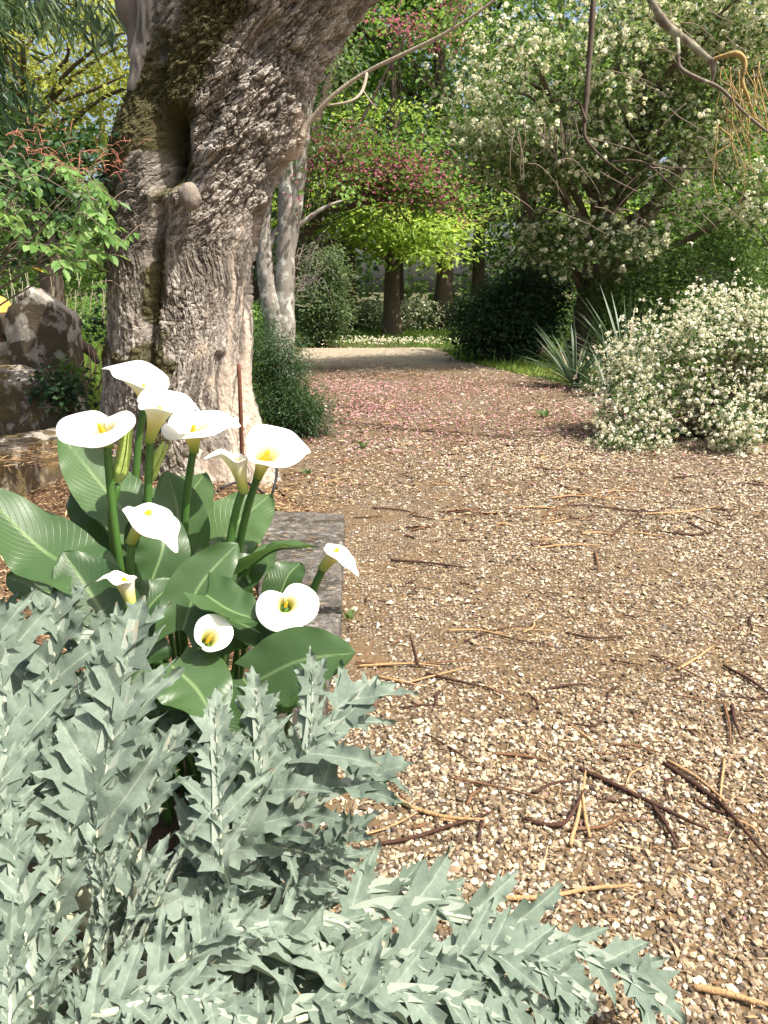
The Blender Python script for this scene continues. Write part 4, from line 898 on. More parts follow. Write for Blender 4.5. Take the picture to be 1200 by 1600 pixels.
# drooping evergreen with narrow leaves at the upper left
def left_evergreen():
    rng = np.random.default_rng(77); Y = 6.6; b = np.array([-4.3, 7.2, 0.]); root = thing('narrow_leaved_tree', 'dark tree with long narrow drooping leaves hanging in at the upper left corner', 'tree', b)
    mb = MB(); tube(mb, [b, b+np.array([.1, 0, 2]), b+np.array([.3, -.2, 4.2]), b+np.array([.5, -.2, 6])], [.16, .14, .1, .04], seg=12, n=20, wob=.2)
    K, T = [], []
    for (u, v, su, sv, n, t) in ((-8, 160, 22, 46, 24, .25), (-45, 60, 34, 60, 26, .3), (20, 4, 45, 10, 12, .55), (105, 6, 40, 10, 8, .7), (150, 16, 28, 10, 5, .8), (10, 235, 30, 16, 16, .3), (-70, 260, 40, 60, 30, .25)):
        for _ in range(n): K.append(at(u+rng.normal(0, su*.7), v+rng.normal(0, sv*.7), Y+rng.normal(0, .35))); T.append(t)
    K = np.array(K); T = np.clip(np.array(T)+rng.normal(0, .1, len(K)), 0, 1)
    for i in rng.choice(len(K), 40, replace=False):
        e = K[i]; s = b+np.array([.25, -.1, rng.uniform(2.6, 4.4)]); tube(mb, [s, (s+e)/2+np.array([0, 0, .25]), e], [.02, .012, .003], seg=5, n=12, wob=.2)
    mb.build('trunk', BARK['dark'], root); n = len(K)*17; k = np.repeat(np.arange(len(K)), 17)
    C = K[k]+rng.normal(0, .11, (n, 3)); ax = unit(np.stack([rng.normal(.25, .5, n), rng.normal(0, .5, n), rng.normal(-.8, .4, n)], -1)); t = np.clip(T[k]+rng.normal(0, .15, n), 0, 1); cb = MB()
    leaves(cb, C, ax, unit(rng.normal(0, .6, (n, 3))+np.array([0, -.3, .6])), rng.uniform(.12, .24, n), rng.uniform(.010, .016, n), np.stack([t, rng.random(n), t*0], -1), .2, True)
    cb.build('crown', mat_foliage('narrow_leaf', (.012, .035, .014), (.035, .08, .03), (.14, .20, .09), .35, .4), root, smooth=False, kind='stuff')
left_evergreen()

# bare and mossy branches on an unseen limb added to the old tree
def hanging():
    root, topc, _ = OLD; q = lambda *a: [at(u, v, y) for u, v, y in a]; mb = MB()
    hp0 = at(930, -100, 7); l1, l2 = np.array([hp0[0]-.1, 6.5, 6.9]), np.array([hp0[0]+1.2, 6.7, 7.3])
    tube(mb, [topc-np.array([0, 0, .2]), topc+np.array([.5, .3, 1.3]), l1, l2, l2+np.array([1.2, .3, .1])], [.2, .15, .09, .06, .02], seg=10, n=40, wob=.25); mb.build('limb', BARK['dark'], root)  # added limb, routed so that its shadow misses the drive
    h = MB()
    tube(h, [l1]+q((930, -100, 7), (927, 0, 7), (922, 80, 7), (917, 150, 6.95), (913, 205, 6.9), (921, 225, 6.9), (945, 250, 6.85), (975, 272, 6.8), (988, 280, 6.8)), [.028, .024, .023, .022, .020, .013, .012, .009, .006, .003], seg=8, n=50, wob=.35)
    tube(h, q((915, 190, 6.9), (905, 160, 6.9), (895, 158, 6.9), (890, 175, 6.9)), [.012, .010, .007, .004], seg=6, n=14, wob=.3)
    tube(h, q((955, 252, 6.8), (1000, 252, 6.75), (1030, 272, 6.7), (1055, 294, 6.7), (1090, 306, 6.7)), [.010, .009, .007, .005, .003], seg=5, n=24, wob=.3)
    tube(h, q((1010, 256, 6.7), (1050, 262, 6.7), (1100, 262, 6.7), (1130, 258, 6.7)), [.006, .005, .004, .003], seg=5, n=18, wob=.3)
    h.build('branch', BARK['dark'], root)
    g = MB()
    tube(g, [l2]+q((1012, -160, 6.7), (1006, -50, 6.7), (1022, 10, 6.6), (1040, 38, 6.6), (1075, 66, 6.55), (1105, 90, 6.5), (1122, 100, 6.5)), [.042, .042, .034, .032, .030, .027, .024, .012], seg=9, n=60, wob=.6)
    tube(g, q((1058, 50, 6.6), (1060, 80, 6.5), (1062, 105, 6.5), (1090, 122, 6.45), (1125, 138, 6.4), (1155, 168, 6.35), (1185, 195, 6.3), (1230, 228, 6.3)), [.016, .015, .016, .015, .014, .012, .011, .009], seg=8, n=50, wob=.4)
    tube(g, q((1112, 92, 6.5), (1115, 110, 6.5), (1112, 132, 6.5)), [.03, .02, .006], seg=7, n=10, wob=.3)
    g.build('branch', BARK['lichen'], root)
    oc = mat_bark('ochre_lichen', (.24, .15, .055), (.50, .36, .15), 30); y = MB()
    tube(y, q((1110, 94, 6.5), (1130, 88, 6.45), (1152, 84, 6.4), (1164, 98, 6.4), (1160, 128, 6.4), (1168, 150, 6.4), (1178, 185, 6.4)), [.012, .017, .020, .019, .015, .011, .005], seg=9, n=36, wob=.35)
    rng = np.random.default_rng(88)
    for k in range(30):
        u, v = rng.uniform(1120, 1195), rng.uniform(95, 200); L = rng.uniform(40, 130); yy = 6.4+rng.normal(0, .1)
        tube(y, q((u, v, yy), (u+rng.normal(5, 8), v+L*.4, yy), (u+rng.normal(10, 12), v+L*.75, yy), (u+rng.normal(14, 18), v+L, yy)), [.005, .0045, .004, .002], seg=4, n=12, wob=.4)
    y.build('branch', oc, root)
    t = MB()
    for k in range(46):
        u, v = rng.uniform(780, 1195), rng.uniform(20, 340); du, dv = rng.normal(25, 35), rng.uniform(15, 60); yy = 6.9+rng.normal(0, .25)
        if u < 905 and v < 200: continue
        tube(t, q((u-du*.5, v-rng.uniform(0, 20), yy), (u, v, yy), (u+du*.6, v+dv*.5, yy), (u+du, v+dv, yy)), [.0038, .0034, .0026, .0013], seg=4, n=14, wob=.4)
    for k in range(16):
        u = rng.uniform(800, 900); v = rng.uniform(180, 215); tube(t, q((u, v, 7), (u+rng.normal(0, 5), v+30, 7), (u+rng.normal(0, 8), v+rng.uniform(40, 75), 7)), [.005, .004, .002], seg=4, n=8)
    t.build('twig', mat_flat('dry_twig', (.09, .065, .045), (.30, .23, .17)), root, kind='stuff')
hanging()

# fallen wood behind the stones and ivy
def behind_stones():
    rng = np.random.default_rng(91); q = lambda *a: [at(u, v, y) for u, v, y in a]
    mb = MB()
    tube(mb, q((108, 528, 6.6), (125, 540, 6.6), (140, 548, 6.6), (152, 566, 6.5)), [.03, .045, .04, .02], seg=8, n=20, wob=.5); tube(mb, q((112, 545, 6.4), (118, 575, 6.3), (114, 600, 6.2)), [.02, .018, .012], seg=7, n=12, wob=.4)
    tag(mb.build('fallen_branch', BARK['dark']), 'dark broken branch lying between the upright stone and the old trunk', 'branch')
    mb = MB()
    for k in range(9):
        u = rng.uniform(112, 158); tube(mb, q((u, 612+rng.normal(0, 8), 5.9), (u+rng.normal(8, 10), 585, 5.9), (u+rng.normal(16, 16), 550+rng.normal(0, 14), 6.0)), [.006, .005, .003], seg=4, n=8)
    tag(mb.build('dry_stalks', mat_flat('dry_stalk', (.30, .20, .11), (.5, .38, .22))), 'few dry tan stalks leaning against the foot of the old trunk', 'stalks', kind='stuff')
    mb = MB()
    for k in range(26):
        u = rng.uniform(-10, 168); v = rng.uniform(470, 530); y = rng.uniform(8, 12); tube(mb, q((u, v+20, y), (u+rng.normal(0, 4), v-20, y), (u+rng.normal(0, 9), v-rng.uniform(35, 80), y)), [.007, .006, .003], seg=4, n=6)
    tag(mb.build('reeds', mat_flat('reed', (.25, .23, .14), (.46, .41, .29))), 'pale dry reeds standing behind the old stones', 'reeds', kind='stuff')
    iv = thing('ivy', 'dark ivy creeping over the stone block by the foot of the old trunk', 'ivy', at(95, 620, 5.5)); K = np.array([at(rng.normal(92, 24), rng.normal(612, 17), 5.45+rng.normal(0, .06)) for _ in range(60)]+[at(rng.normal(140, 20), rng.normal(505, 14), 7.5) for _ in range(20)])
    cb = MB(); clump_leaves(cb, K, .07, 7, .05, rng, .8, tint=np.clip(rng.normal(.5, .25, len(K)), 0, 1), aspect=.45); cb.build('foliage', FOL['dark'], iv, smooth=False, kind='stuff')
    st = MB()
    for k in range(10):
        e = K[rng.integers(0, 60)]; s = at(95, 640, 5.5); tube(st, [s, (s+e)/2, e], [.004, .003, .002], seg=4, n=6)
    st.build('stem', BARK['brown'], iv)
    mb = MB(); fb = np.array([at(rng.normal(108, 12), rng.normal(577, 9), 5.8) for _ in range(16)])
    clump_leaves(mb, fb, .06, 10, .04, rng, .8, tint=np.clip(rng.normal(.8, .2, 16), 0, 1), aspect=.4); o = mb.build('weed', FOL['bright'], smooth=False); o['kind'] = 'stuff'; tag(o, 'light green weed growing beside the mossy block', 'weed')
    # rusty stake and the black hose
    s = MB(); tube(s, [gnd(379, 775, .06)+np.array([0, .0, -.15]), at(376, 640, 4.75), at(373, 570, 4.75)], [.014, .013, .012], seg=10, n=14, wob=.12)
    tag(s.build('rusty_stake', mat_bark('rust', (.09, .035, .022), (.20, .085, .05), 40)), 'rusty iron stake standing against the right foot of the old trunk', 'stake')
    h = MB(); tube(h, [np.append(gnd(u, v, .09)[:2], z) for u, v, z in ((335, 772, .10), (352, 764, .11), (380, 762, .13), (402, 768, .11), (420, 778, .09))]+[at(424, 775, 4.55), at(432, 745, 4.6), at(430, 718, 4.65), at(424, 712, 4.7), at(418, 730, 4.72)], [.009]*10, seg=7, n=60)
    tag(h.build('black_hose', mat_flat('black_rubber', (.012, .012, .012), (.03, .03, .03), 20, .5)), 'thin black hose looping out of the ground by the old trunk', 'hose')
behind_stones()

# ------------------------------------------------------------------ calla lilies
def leaf_shader(name, dark, light, vein, veins, vang, rough, spec, back, trans, amount, vk=(.08, .8), felt=0.0):
    """UV: u across (0.5 = midrib), v along; pale veins are the leaf's own colour"""
    m = NT(name); uv = m.n('ShaderNodeUVMap').outputs[0]; sp = m.n('ShaderNodeSeparateXYZ'); m.l(uv, sp.inputs[0]); c, _ = m.attr()
    across = m.math('ABSOLUTE', m.math('SUBTRACT', m.math('MULTIPLY', sp.outputs[0], 2), 1))
    f = m.math('FRACT', m.math('MULTIPLY', m.math('SUBTRACT', sp.outputs[1], m.math('MULTIPLY', across, vang)), veins))
    line = m.ramp(m.math('ABSOLUTE', m.math('SUBTRACT', f, .5)), [(0, 1), (.09, 0)]); mid = m.ramp(across, [(.015, 1), (.075, 0)])
    n1 = m.noise(m.tc(), 26, 4); n2 = m.noise(m.tc(), 160, 3)
    k = m.mix(m.math('ADD', m.math('MULTIPLY', c[0], .75), m.math('MULTIPLY', n1, .3), True), dark, light)
    k = m.mix(m.math('MULTIPLY', line, vk[0]), k, vein); k = m.mix(m.math('MULTIPLY', mid, vk[1]), k, vein)
    if felt:
        n3 = m.noise(m.tc(), 95, 5, .7); k = m.mix(m.math('MULTIPLY', m.ramp(n3, [(.40, 1), (.68, 0)]), felt), k, dark); tip = m.ramp(sp.outputs[1], [(.93, 0), (1, 1)]); k = m.mix(m.math('MULTIPLY', tip, m.math('GREATER_THAN', n1, .54)), k, (.26, .17, .085))
    g = m.n('ShaderNodeNewGeometry'); k2 = m.mix(m.math('MULTIPLY', mid, .6), m.mix(.55, k, back), vein)
    k = m.mix(g.outputs['Backfacing'], k, k2)
    h = m.math('ADD', m.math('MULTIPLY', line, -1), m.math('MULTIPLY', n2, .35)); nb = m.bump(h, .22, .003)
    return m.done(m.leaf(k, trans, rough, spec, amount, nb))
CALLA_LEAF = leaf_shader('calla_leaf', (.017, .047, .014), (.080, .142, .050), (.17, .25, .10), 15, .33, .40, .42, (.11, .19, .09), (.15, .28, .05), .22)
CALLA_STEM = mat_flat('calla_stem', (.035, .095, .018), (.075, .16, .035), 12, .4, .4, .05)
def mk_spathe_mat():
    m = NT('spathe'); uv = m.n('ShaderNodeUVMap').outputs[0]; sp = m.n('ShaderNodeSeparateXYZ'); m.l(uv, sp.inputs[0])
    k = m.ramp(sp.outputs[1], [(0, (.20, .30, .04)), (.16, (.50, .52, .09)), (.36, (.74, .68, .26)), (.58, (.82, .79, .60)), (.78, (.86, .85, .79))])
    n1 = m.n('ShaderNodeTexWave'); m.l(m.mapping(uv, (26, .6, 1)), n1.inputs['Vector']); n1.inputs['Scale'].default_value = 1.0; n1.inputs['Distortion'].default_value = .6
    n2 = m.noise(m.tc(), 40, 3); k = m.mix(m.math('MULTIPLY', n2, .12), k, (.72, .70, .55))
    return m.done(m.leaf(k, m.mix(.4, k, (.85, .80, .5)), .5, .3, .28, m.bump(n1.outputs[0], .06, .002)))
SPATHE = mk_spathe_mat(); SPADIX = mat_flat('spadix', (.80, .50, .03), (.90, .62, .06), 500, .7, .2, .8)
BUDM = mat_flat('calla_bud', (.28, .40, .08), (.46, .54, .16), 30, .5)

def calla_leaf(root, base, spine, nrm, W, rng, fold=.25, wave=.075, tone=.5, curl=0.0, lobe=.2, label=None):
    """SPINE: points from the petiole's joint to the tip; NRM: which way the upper face looks; W half width"""
    nu, nh = 40, 9; S = spline(spine, nu); T, SD, N = frames(S, nrm)
    a = np.linspace(0, 1, nu); L = np.linalg.norm(np.diff(S, axis=0), axis=1).sum()
    f = (1-a)**.68*(.60+1.75*a-.7*a*a); f = f/f.max(); b = np.linspace(-1, 1, 2*nh+1)
    A, B = np.meshgrid(a, b, indexing='ij'); ab = np.abs(B); ph = rng.random(4)*6
    lat = W*f[:, None]*B
    back = -lobe*L*(1-A)**2.2*ab**1.6
    wv = wave*W*ab**2*(np.sin(A*9+ph[0]+B*1.2)+.6*np.sin(A*17+ph[1]-B*2)+.3*np.sin(A*29+ph[2]))
    rib = .0022*W/.1*np.sin(2*np.pi*15*(A-.33*ab))*ab*(1-ab)*1.1
    up = fold*W*f[:, None]*(ab**1.25)+wv+rib-curl*W*f[:, None]*ab**3
    shrink = np.sqrt(np.maximum(.35, 1-(fold*.8)**2))
    V = S[:, None]+SD[:, None]*(lat*shrink)[..., None]+N[:, None]*up[..., None]+T[:, None]*back[..., None]
    uv = np.stack([B*.5+.5, A-.1*(1-A)*ab], -1).reshape(-1, 2)
    o = MB().add(V.reshape(-1, 3), [grid_faces(nu, 2*nh+1)], (tone, rng.random(), 0), uv).build('leaf', CALLA_LEAF, root)
    p = MB(); tube(p, [base, base+(S[0]-N[0]*.07-base)*.6, S[0]-N[0]*.045-np.array([0, 0, .02]), S[0]-N[0]*.014+T[0]*.012, S[8]-N[8]*.004, S[nu//2]-N[nu//2]*.003, S[-6]], [.009, .008, .0062, .0045, .0034, .0024, .001], seg=8, n=46)
    p.build('petiole', CALLA_STEM, o)
    if label: o['label'] = label
    return o

def calla_flower(root, stem, size, axis, tip, *, flare=1.0, rng=None, width=1.0, tipl=.35, reflex=.5, spad=True, label=None, open_=1.0, r_stem=.0095, front=.62, notch=0.0):
    """STEM: points from the ground to the throat; AXIS: where the funnel opens; TIP: the side of the pointed end"""
    base = np.asarray(stem[-1], float); Z = unit(np.asarray(axis, float)); Xd = np.asarray(tip, float); Xd = unit(Xd-Z*np.dot(Xd, Z)); Yd = np.cross(Z, Xd)
    st = MB(); tube(st, stem, [r_stem*1.25, r_stem*1.1, r_stem, r_stem*.95], seg=10, n=40, col=(.5, .5, .5)); so_ = st.build('flower_stalk', CALLA_STEM, root)
    nt, nf = 34, 64; t = np.linspace(0, 1, nt); f = np.linspace(-np.pi, np.pi, nf); Tm, Fm = np.meshgrid(t, f, indexing='ij')
    c = (1+np.cos(Fm))/2; R = size*.62*flare
    Rr = R*(front+.40*c)*(1+(width-1)*np.abs(np.sin(Fm)))+tipl*size*np.exp(-(Fm/.24)**2)*.8
    H = size*(.72+.26*c)
    ph = rng.random(3)*6
    prof = .20*Tm+.80*Tm**(2.6/open_); Rr = Rr*(1-notch*np.exp(-((np.pi-np.abs(Fm))/.5)**2))
    r = .0105+(Rr-.0105)*prof*np.clip(Tm*3, 0, 1)**.3
    over = 1-.10*np.exp(-((np.pi-np.abs(Fm))/.35)**2)*(Fm > 0)           # one edge is wrapped under the other
    z = H*(1-(1-Tm)**1.5)-reflex*R*sstep(.62, 1.0, Tm)**1.4*(.35+.65*c)+.05*size*np.sin(2*Fm+ph[0])*Tm**3+.028*size*np.sin(5*Fm+ph[1])*Tm**5-.35*tipl*size*np.exp(-(Fm/.25)**2)*Tm**6
    r = r*over
    z = z-.012
    V = base+Xd*(r*np.cos(Fm))[..., None]+Yd*(r*np.sin(Fm))[..., None]+Z*z[..., None]
    sp = MB().add(V.reshape(-1, 3), [grid_faces(nt, nf)[:, ::-1]], (.5, .5, .5), np.stack([Fm/(2*np.pi)+.5, Tm], -1).reshape(-1, 2)).build('spathe', SPATHE, so_)
    md = sp.modifiers.new('thick', 'SOLIDIFY'); md.thickness = .0012; md.offset = 0
    if spad:
        s = MB(); tube(s, [base+Z*size*.12, base+Z*size*.36, base+Z*size*.60+Xd*size*.03], [size*.062, size*.075, size*.04], seg=10, n=16); s.build('spadix', SPADIX, so_)
    if label: so_['label'] = label
    return so_

def callas():
    rng = np.random.default_rng(42); Yb = 1.78; B0 = np.array([X(300, Yb)*.98-.10, Yb, .08])
    root = thing('calla_lily', 'clump of white calla lilies with big dark green arrow shaped leaves beside the kerb slabs', 'calla lily', B0)
    q = lambda u, v, y: at(u, v, y)
    def foot(u, y): p = at(u, 900, y); return np.array([B0[0]*.45+p[0]*.55, .5*Yb+.5*y, .08])
    D = 1/740.                                                   # about one photograph pixel at the flowers' distance, in metres
    def F(stemuv, y, size_px, axis, tip, **kw):
        pts = [q(u, v, y) for u, v in stemuv]; b = foot(stemuv[-1][0], y); c = pts[-1]+(pts[-1]-pts[0])*.12; pts = [b*(1-t)**2+c*2*t*(1-t)+pts[0]*t*t for t in np.linspace(0, 1, 9)]
        calla_flower(root, pts, size_px*y/FPX, axis, tip, rng=rng, **kw)
    #   (throat first, then down the stalk)
    F([(167, 692), (169, 720), (175, 800), (178, 880)], 1.66, 66, (-.05, -.50, .86), (-.10, -.85, -.2), flare=1.12, width=1.30, tipl=.05, reflex=.22, front=.80, notch=.22, label='wide saucer shaped flower at the far left')
    F([(226, 632), (214, 665), (200, 720), (190, 800)], 1.90, 54, (.14, -.22, 1), (-.80, .10, .30), flare=.92, width=1.05, tipl=.50, reflex=-.35, front=1.15, label='highest flower with an upturned pointed tip')
    F([(235, 684), (230, 720), (224, 800), (220, 900)], 1.70, 88, (.34, -.10, .9), (.9, .35, .1), flare=.98, width=1.2, tipl=.16, reflex=.10, front=.58, label='flower with a bright yellow throat in the middle of the group')
    F([(303, 700), (296, 722), (286, 750), (275, 830)], 1.80, 66, (.06, -.22, .9), (.95, -.15, .25), flare=1.12, width=1.1, tipl=.25, reflex=.20, front=.98, label='flat lipped flower at the right of the upper group')
    F([(404, 742), (396, 762), (376, 810), (358, 852)], 1.76, 86, (.34, -.40, .80), (.95, .12, .35), flare=1.06, width=1.12, tipl=.22, reflex=.10, front=.58, label='large flower on the right with its tip pointing right')
    F([(380, 764), (376, 780), (360, 815), (344, 848)], 1.72, 82, (-.10, -.04, .9), (-.95, -.1, .3), flare=.50, width=.9, tipl=.40, reflex=.30, front=.75, label='half open flower beside the large right flower')
    F([(207, 842), (202, 862), (196, 900), (188, 960)], 1.54, 100, (.44, -.06, .70), (.92, -.30, -.10), flare=1.08, width=1.25, tipl=.30, reflex=.62, front=.42, label='low flower with its white lip drooping to the right')
    F([(205, 946), (200, 952), (184, 968), (180, 1000)], 1.46, 84, (-.10, -.02, .95), (-.95, -.1, .1), flare=.52, width=.9, tipl=.30, reflex=.60, front=.70, label='small narrow flower curled to the left above the silvery leaves')
    F([(507, 884), (498, 896), (484, 920), (470, 950)], 1.66, 64, (.48, -.06, .70), (.95, -.20, -.12), flare=1.15, width=1.1, tipl=.38, reflex=.50, front=.42, label='small outermost flower pointing out over the drive')
    F([(446, 950), (434, 972), (420, 990), (405, 1020)], 1.52, 44, (.16, -.66, .70), (.35, -.55, -.6), flare=1.25, width=1.30, tipl=.08, reflex=.25, front=.98, notch=.40, label='wide heart shaped flower facing the drive')
    F([(322, 1006), (316, 1015), (318, 1040), (315, 1070)], 1.45, 50, (.42, -.50, .70), (.55, .2, .75), flare=.90, width=1.0, tipl=.10, reflex=-.10, front=.95, label='cream cup shaped flower lowest of the group')
    # rolled buds
    for pts, y, r, lab in (([(182, 752), (188, 735), (194, 705), (197, 670), (203, 650)], 1.68, .013, 'slim rolled green bud'), ([(232, 752), (238, 735), (247, 712), (256, 690)], 1.72, .012, 'slim rolled green bud')):
        mb = MB(); P = [q(u, v, y) for u, v in pts]; tube(mb, P, [r*.8, r*1.35, r*1.15, r*.9, r*.15], seg=14, n=34, wob=.1)
        T, S_, N_ = frames(spline(P, 20)); S2 = spline(P, 20)[5:]; w = r*1.5*np.linspace(1, .3, 15)
        wrap = np.stack([S2+S_[5:]*w[:, None]*k2+N_[5:]*(-r*1.2+abs(k2)*.3*r) for k2 in (-.2, .4, 1.0, 1.3)], 1); mb.add(wrap.reshape(-1, 3), [grid_faces(15, 4)])
        o = mb.build('bud', BUDM, root); s = MB(); tube(s, [foot(pts[0][0], y), q(pts[0][0]-2, pts[0][1]+110, y), q(pts[0][0], pts[0][1]+6, y)], [.011, .010, .009], seg=8, n=20); s.build('stalk', CALLA_STEM, o)
    # leaves: spine from joint to tip, (u, v, depth), facing, half width in photograph pixels
    LV = [
        ([(205, 812, 1.78), (160, 760, 1.84), (95, 680, 1.92)], (.45, -.55, .75), 50, dict(tone=.75, fold=.15)),
        ([(118, 892, 1.50), (55, 850, 1.55), (-45, 752, 1.60)], (.25, -.40, .9), 60, dict(tone=.45, fold=.2)),
        ([(190, 870, 1.72), (155, 815, 1.80), (110, 772, 1.88)], (.2, -.6, .8), 40, dict(tone=.15)),
        ([(235, 850, 1.86), (275, 800, 1.92), (322, 738, 2.0)], (-.2, -.75, .65), 62, dict(tone=.7, fold=.1)),
        ([(262, 890, 1.78), (280, 820, 1.82), (262, 735, 1.88)], (.25, -.9, .5), 46, dict(tone=.7, fold=.2)),
        ([(330, 872, 1.84), (370, 818, 1.92), (424, 772, 2.0)], (-.1, -.65, .8), 56, dict(tone=.8, fold=.1)),
        ([(238, 905, 1.66), (255, 850, 1.70), (245, 792, 1.76)], (.5, -.85, .4), 40, dict(tone=.3, fold=.3)),
        ([(285, 985, 1.52), (312, 915, 1.56), (372, 848, 1.62)], (.25, -.85, .55), 44, dict(tone=.45, fold=.28)),
        ([(178, 985, 1.46), (140, 925, 1.48), (98, 862, 1.50)], (.35, -.75, .6), 58, dict(tone=.2, wave=.08)),
        ([(215, 980, 1.56), (240, 940, 1.60), (280, 905, 1.66)], (-.1, -.6, .8), 40, dict(tone=.3)),
        ([(345, 945, 1.62), (378, 900, 1.68), (410, 868, 1.74)], (-.35, -.75, .6), 42, dict(tone=.2)),
        ([(322, 930, 1.54), (362, 955, 1.50), (415, 972, 1.48)], (-.1, -.25, 1), 40, dict(tone=.5, fold=.5)),
        ([(404, 1062, 1.38), (470, 1032, 1.36), (556, 1020, 1.34)], (-.05, -.75, .7), 56, dict(tone=.5, fold=.12, wave=.04)),
        ([(268, 1040, 1.42), (308, 1078, 1.37), (338, 1132, 1.30)], (.25, -.45, .85), 60, dict(tone=.55, fold=.15, wave=.08, lobe=.12)),
        ([(375, 895, 1.66), (430, 858, 1.64), (498, 856, 1.62)], (.05, .15, 1), 30, dict(tone=.7, fold=.3)),
        ([(372, 912, 1.74), (395, 880, 1.80), (426, 852, 1.86)], (-.2, -.6, .8), 40, dict(tone=.6)),
        ([(425, 985, 1.58), (455, 955, 1.60), (480, 920, 1.62)], (-.5, -.6, .6), 34, dict(tone=.3)),
        ([(352, 1000, 1.56), (390, 990, 1.54), (440, 985, 1.52)], (0, -.45, .9), 40, dict(tone=.25)),
        ([(420, 1000, 1.50), (450, 985, 1.50), (478, 975, 1.5)], (.2, -.7, .7), 34, dict(tone=.3)),
        ([(255, 1000, 1.60), (235, 985, 1.58), (195, 985, 1.54)], (.1, -.5, .85), 40, dict(tone=.2)),
        ([(120, 930, 1.66), (70, 925, 1.66), (10, 900, 1.66)], (.1, -.4, .9), 44, dict(tone=.35)),
        ([(300, 1060, 1.44), (270, 1080, 1.40), (235, 1110, 1.36)], (.1, -.5, .85), 46, dict(tone=.2)),
        ([(380, 1060, 1.48), (400, 1090, 1.44), (420, 1140, 1.4)], (.1, -.6, .8), 46, dict(tone=.15)),
        ([(300, 960, 1.7), (330, 900, 1.76), (345, 840, 1.84)], (0, -.9, .5), 44, dict(tone=.25)),
        ([(180, 920, 1.8), (150, 880, 1.86), (100, 850, 1.92)], (.2, -.6, .8), 44, dict(tone=.15)),
        ([(330, 1090, 1.40), (350, 1130, 1.36), (380, 1180, 1.34)], (.1, -.5, .85), 44, dict(tone=.2)),
        ([(230, 1040, 1.50), (215, 1020, 1.50), (180, 1010, 1.5)], (.1, -.5, .85), 44, dict(tone=.2)),
        ([(440, 1090, 1.46), (470, 1080, 1.46), (510, 1075, 1.44)], (.1, -.5, .85), 36, dict(tone=.25)),
        ([(290, 1120, 1.46), (260, 1150, 1.42), (230, 1190, 1.4)], (.1, -.5, .85), 50, dict(tone=.1)),
        ([(360, 1150, 1.46), (400, 1180, 1.44), (430, 1230, 1.42)], (.1, -.5, .85), 50, dict(tone=.1)),
        ([(240, 940, 1.62), (210, 915, 1.66), (175, 905, 1.7)], (.1, -.6, .8), 38, dict(tone=.4, wave=.09)),
        ([(445, 1010, 1.5), (400, 985, 1.54), (352, 965, 1.58)], (.1, -.5, .85), 40, dict(tone=.35, fold=.4)),
        ([(430, 950, 1.72), (450, 900, 1.76), (470, 880, 1.8)], (-.2, -.7, .7), 30, dict(tone=.2)),
    ]
    for sp, n, w, kw in LV:
        P = [q(*a) for a in sp]; W = w*sp[1][2]/FPX*1.12; calla_leaf(root, foot(sp[0][0], sp[0][2]+.05)+rng.normal(0, .03, 3)*[1, 1, 0], P, n, W, rng, **kw)
callas()

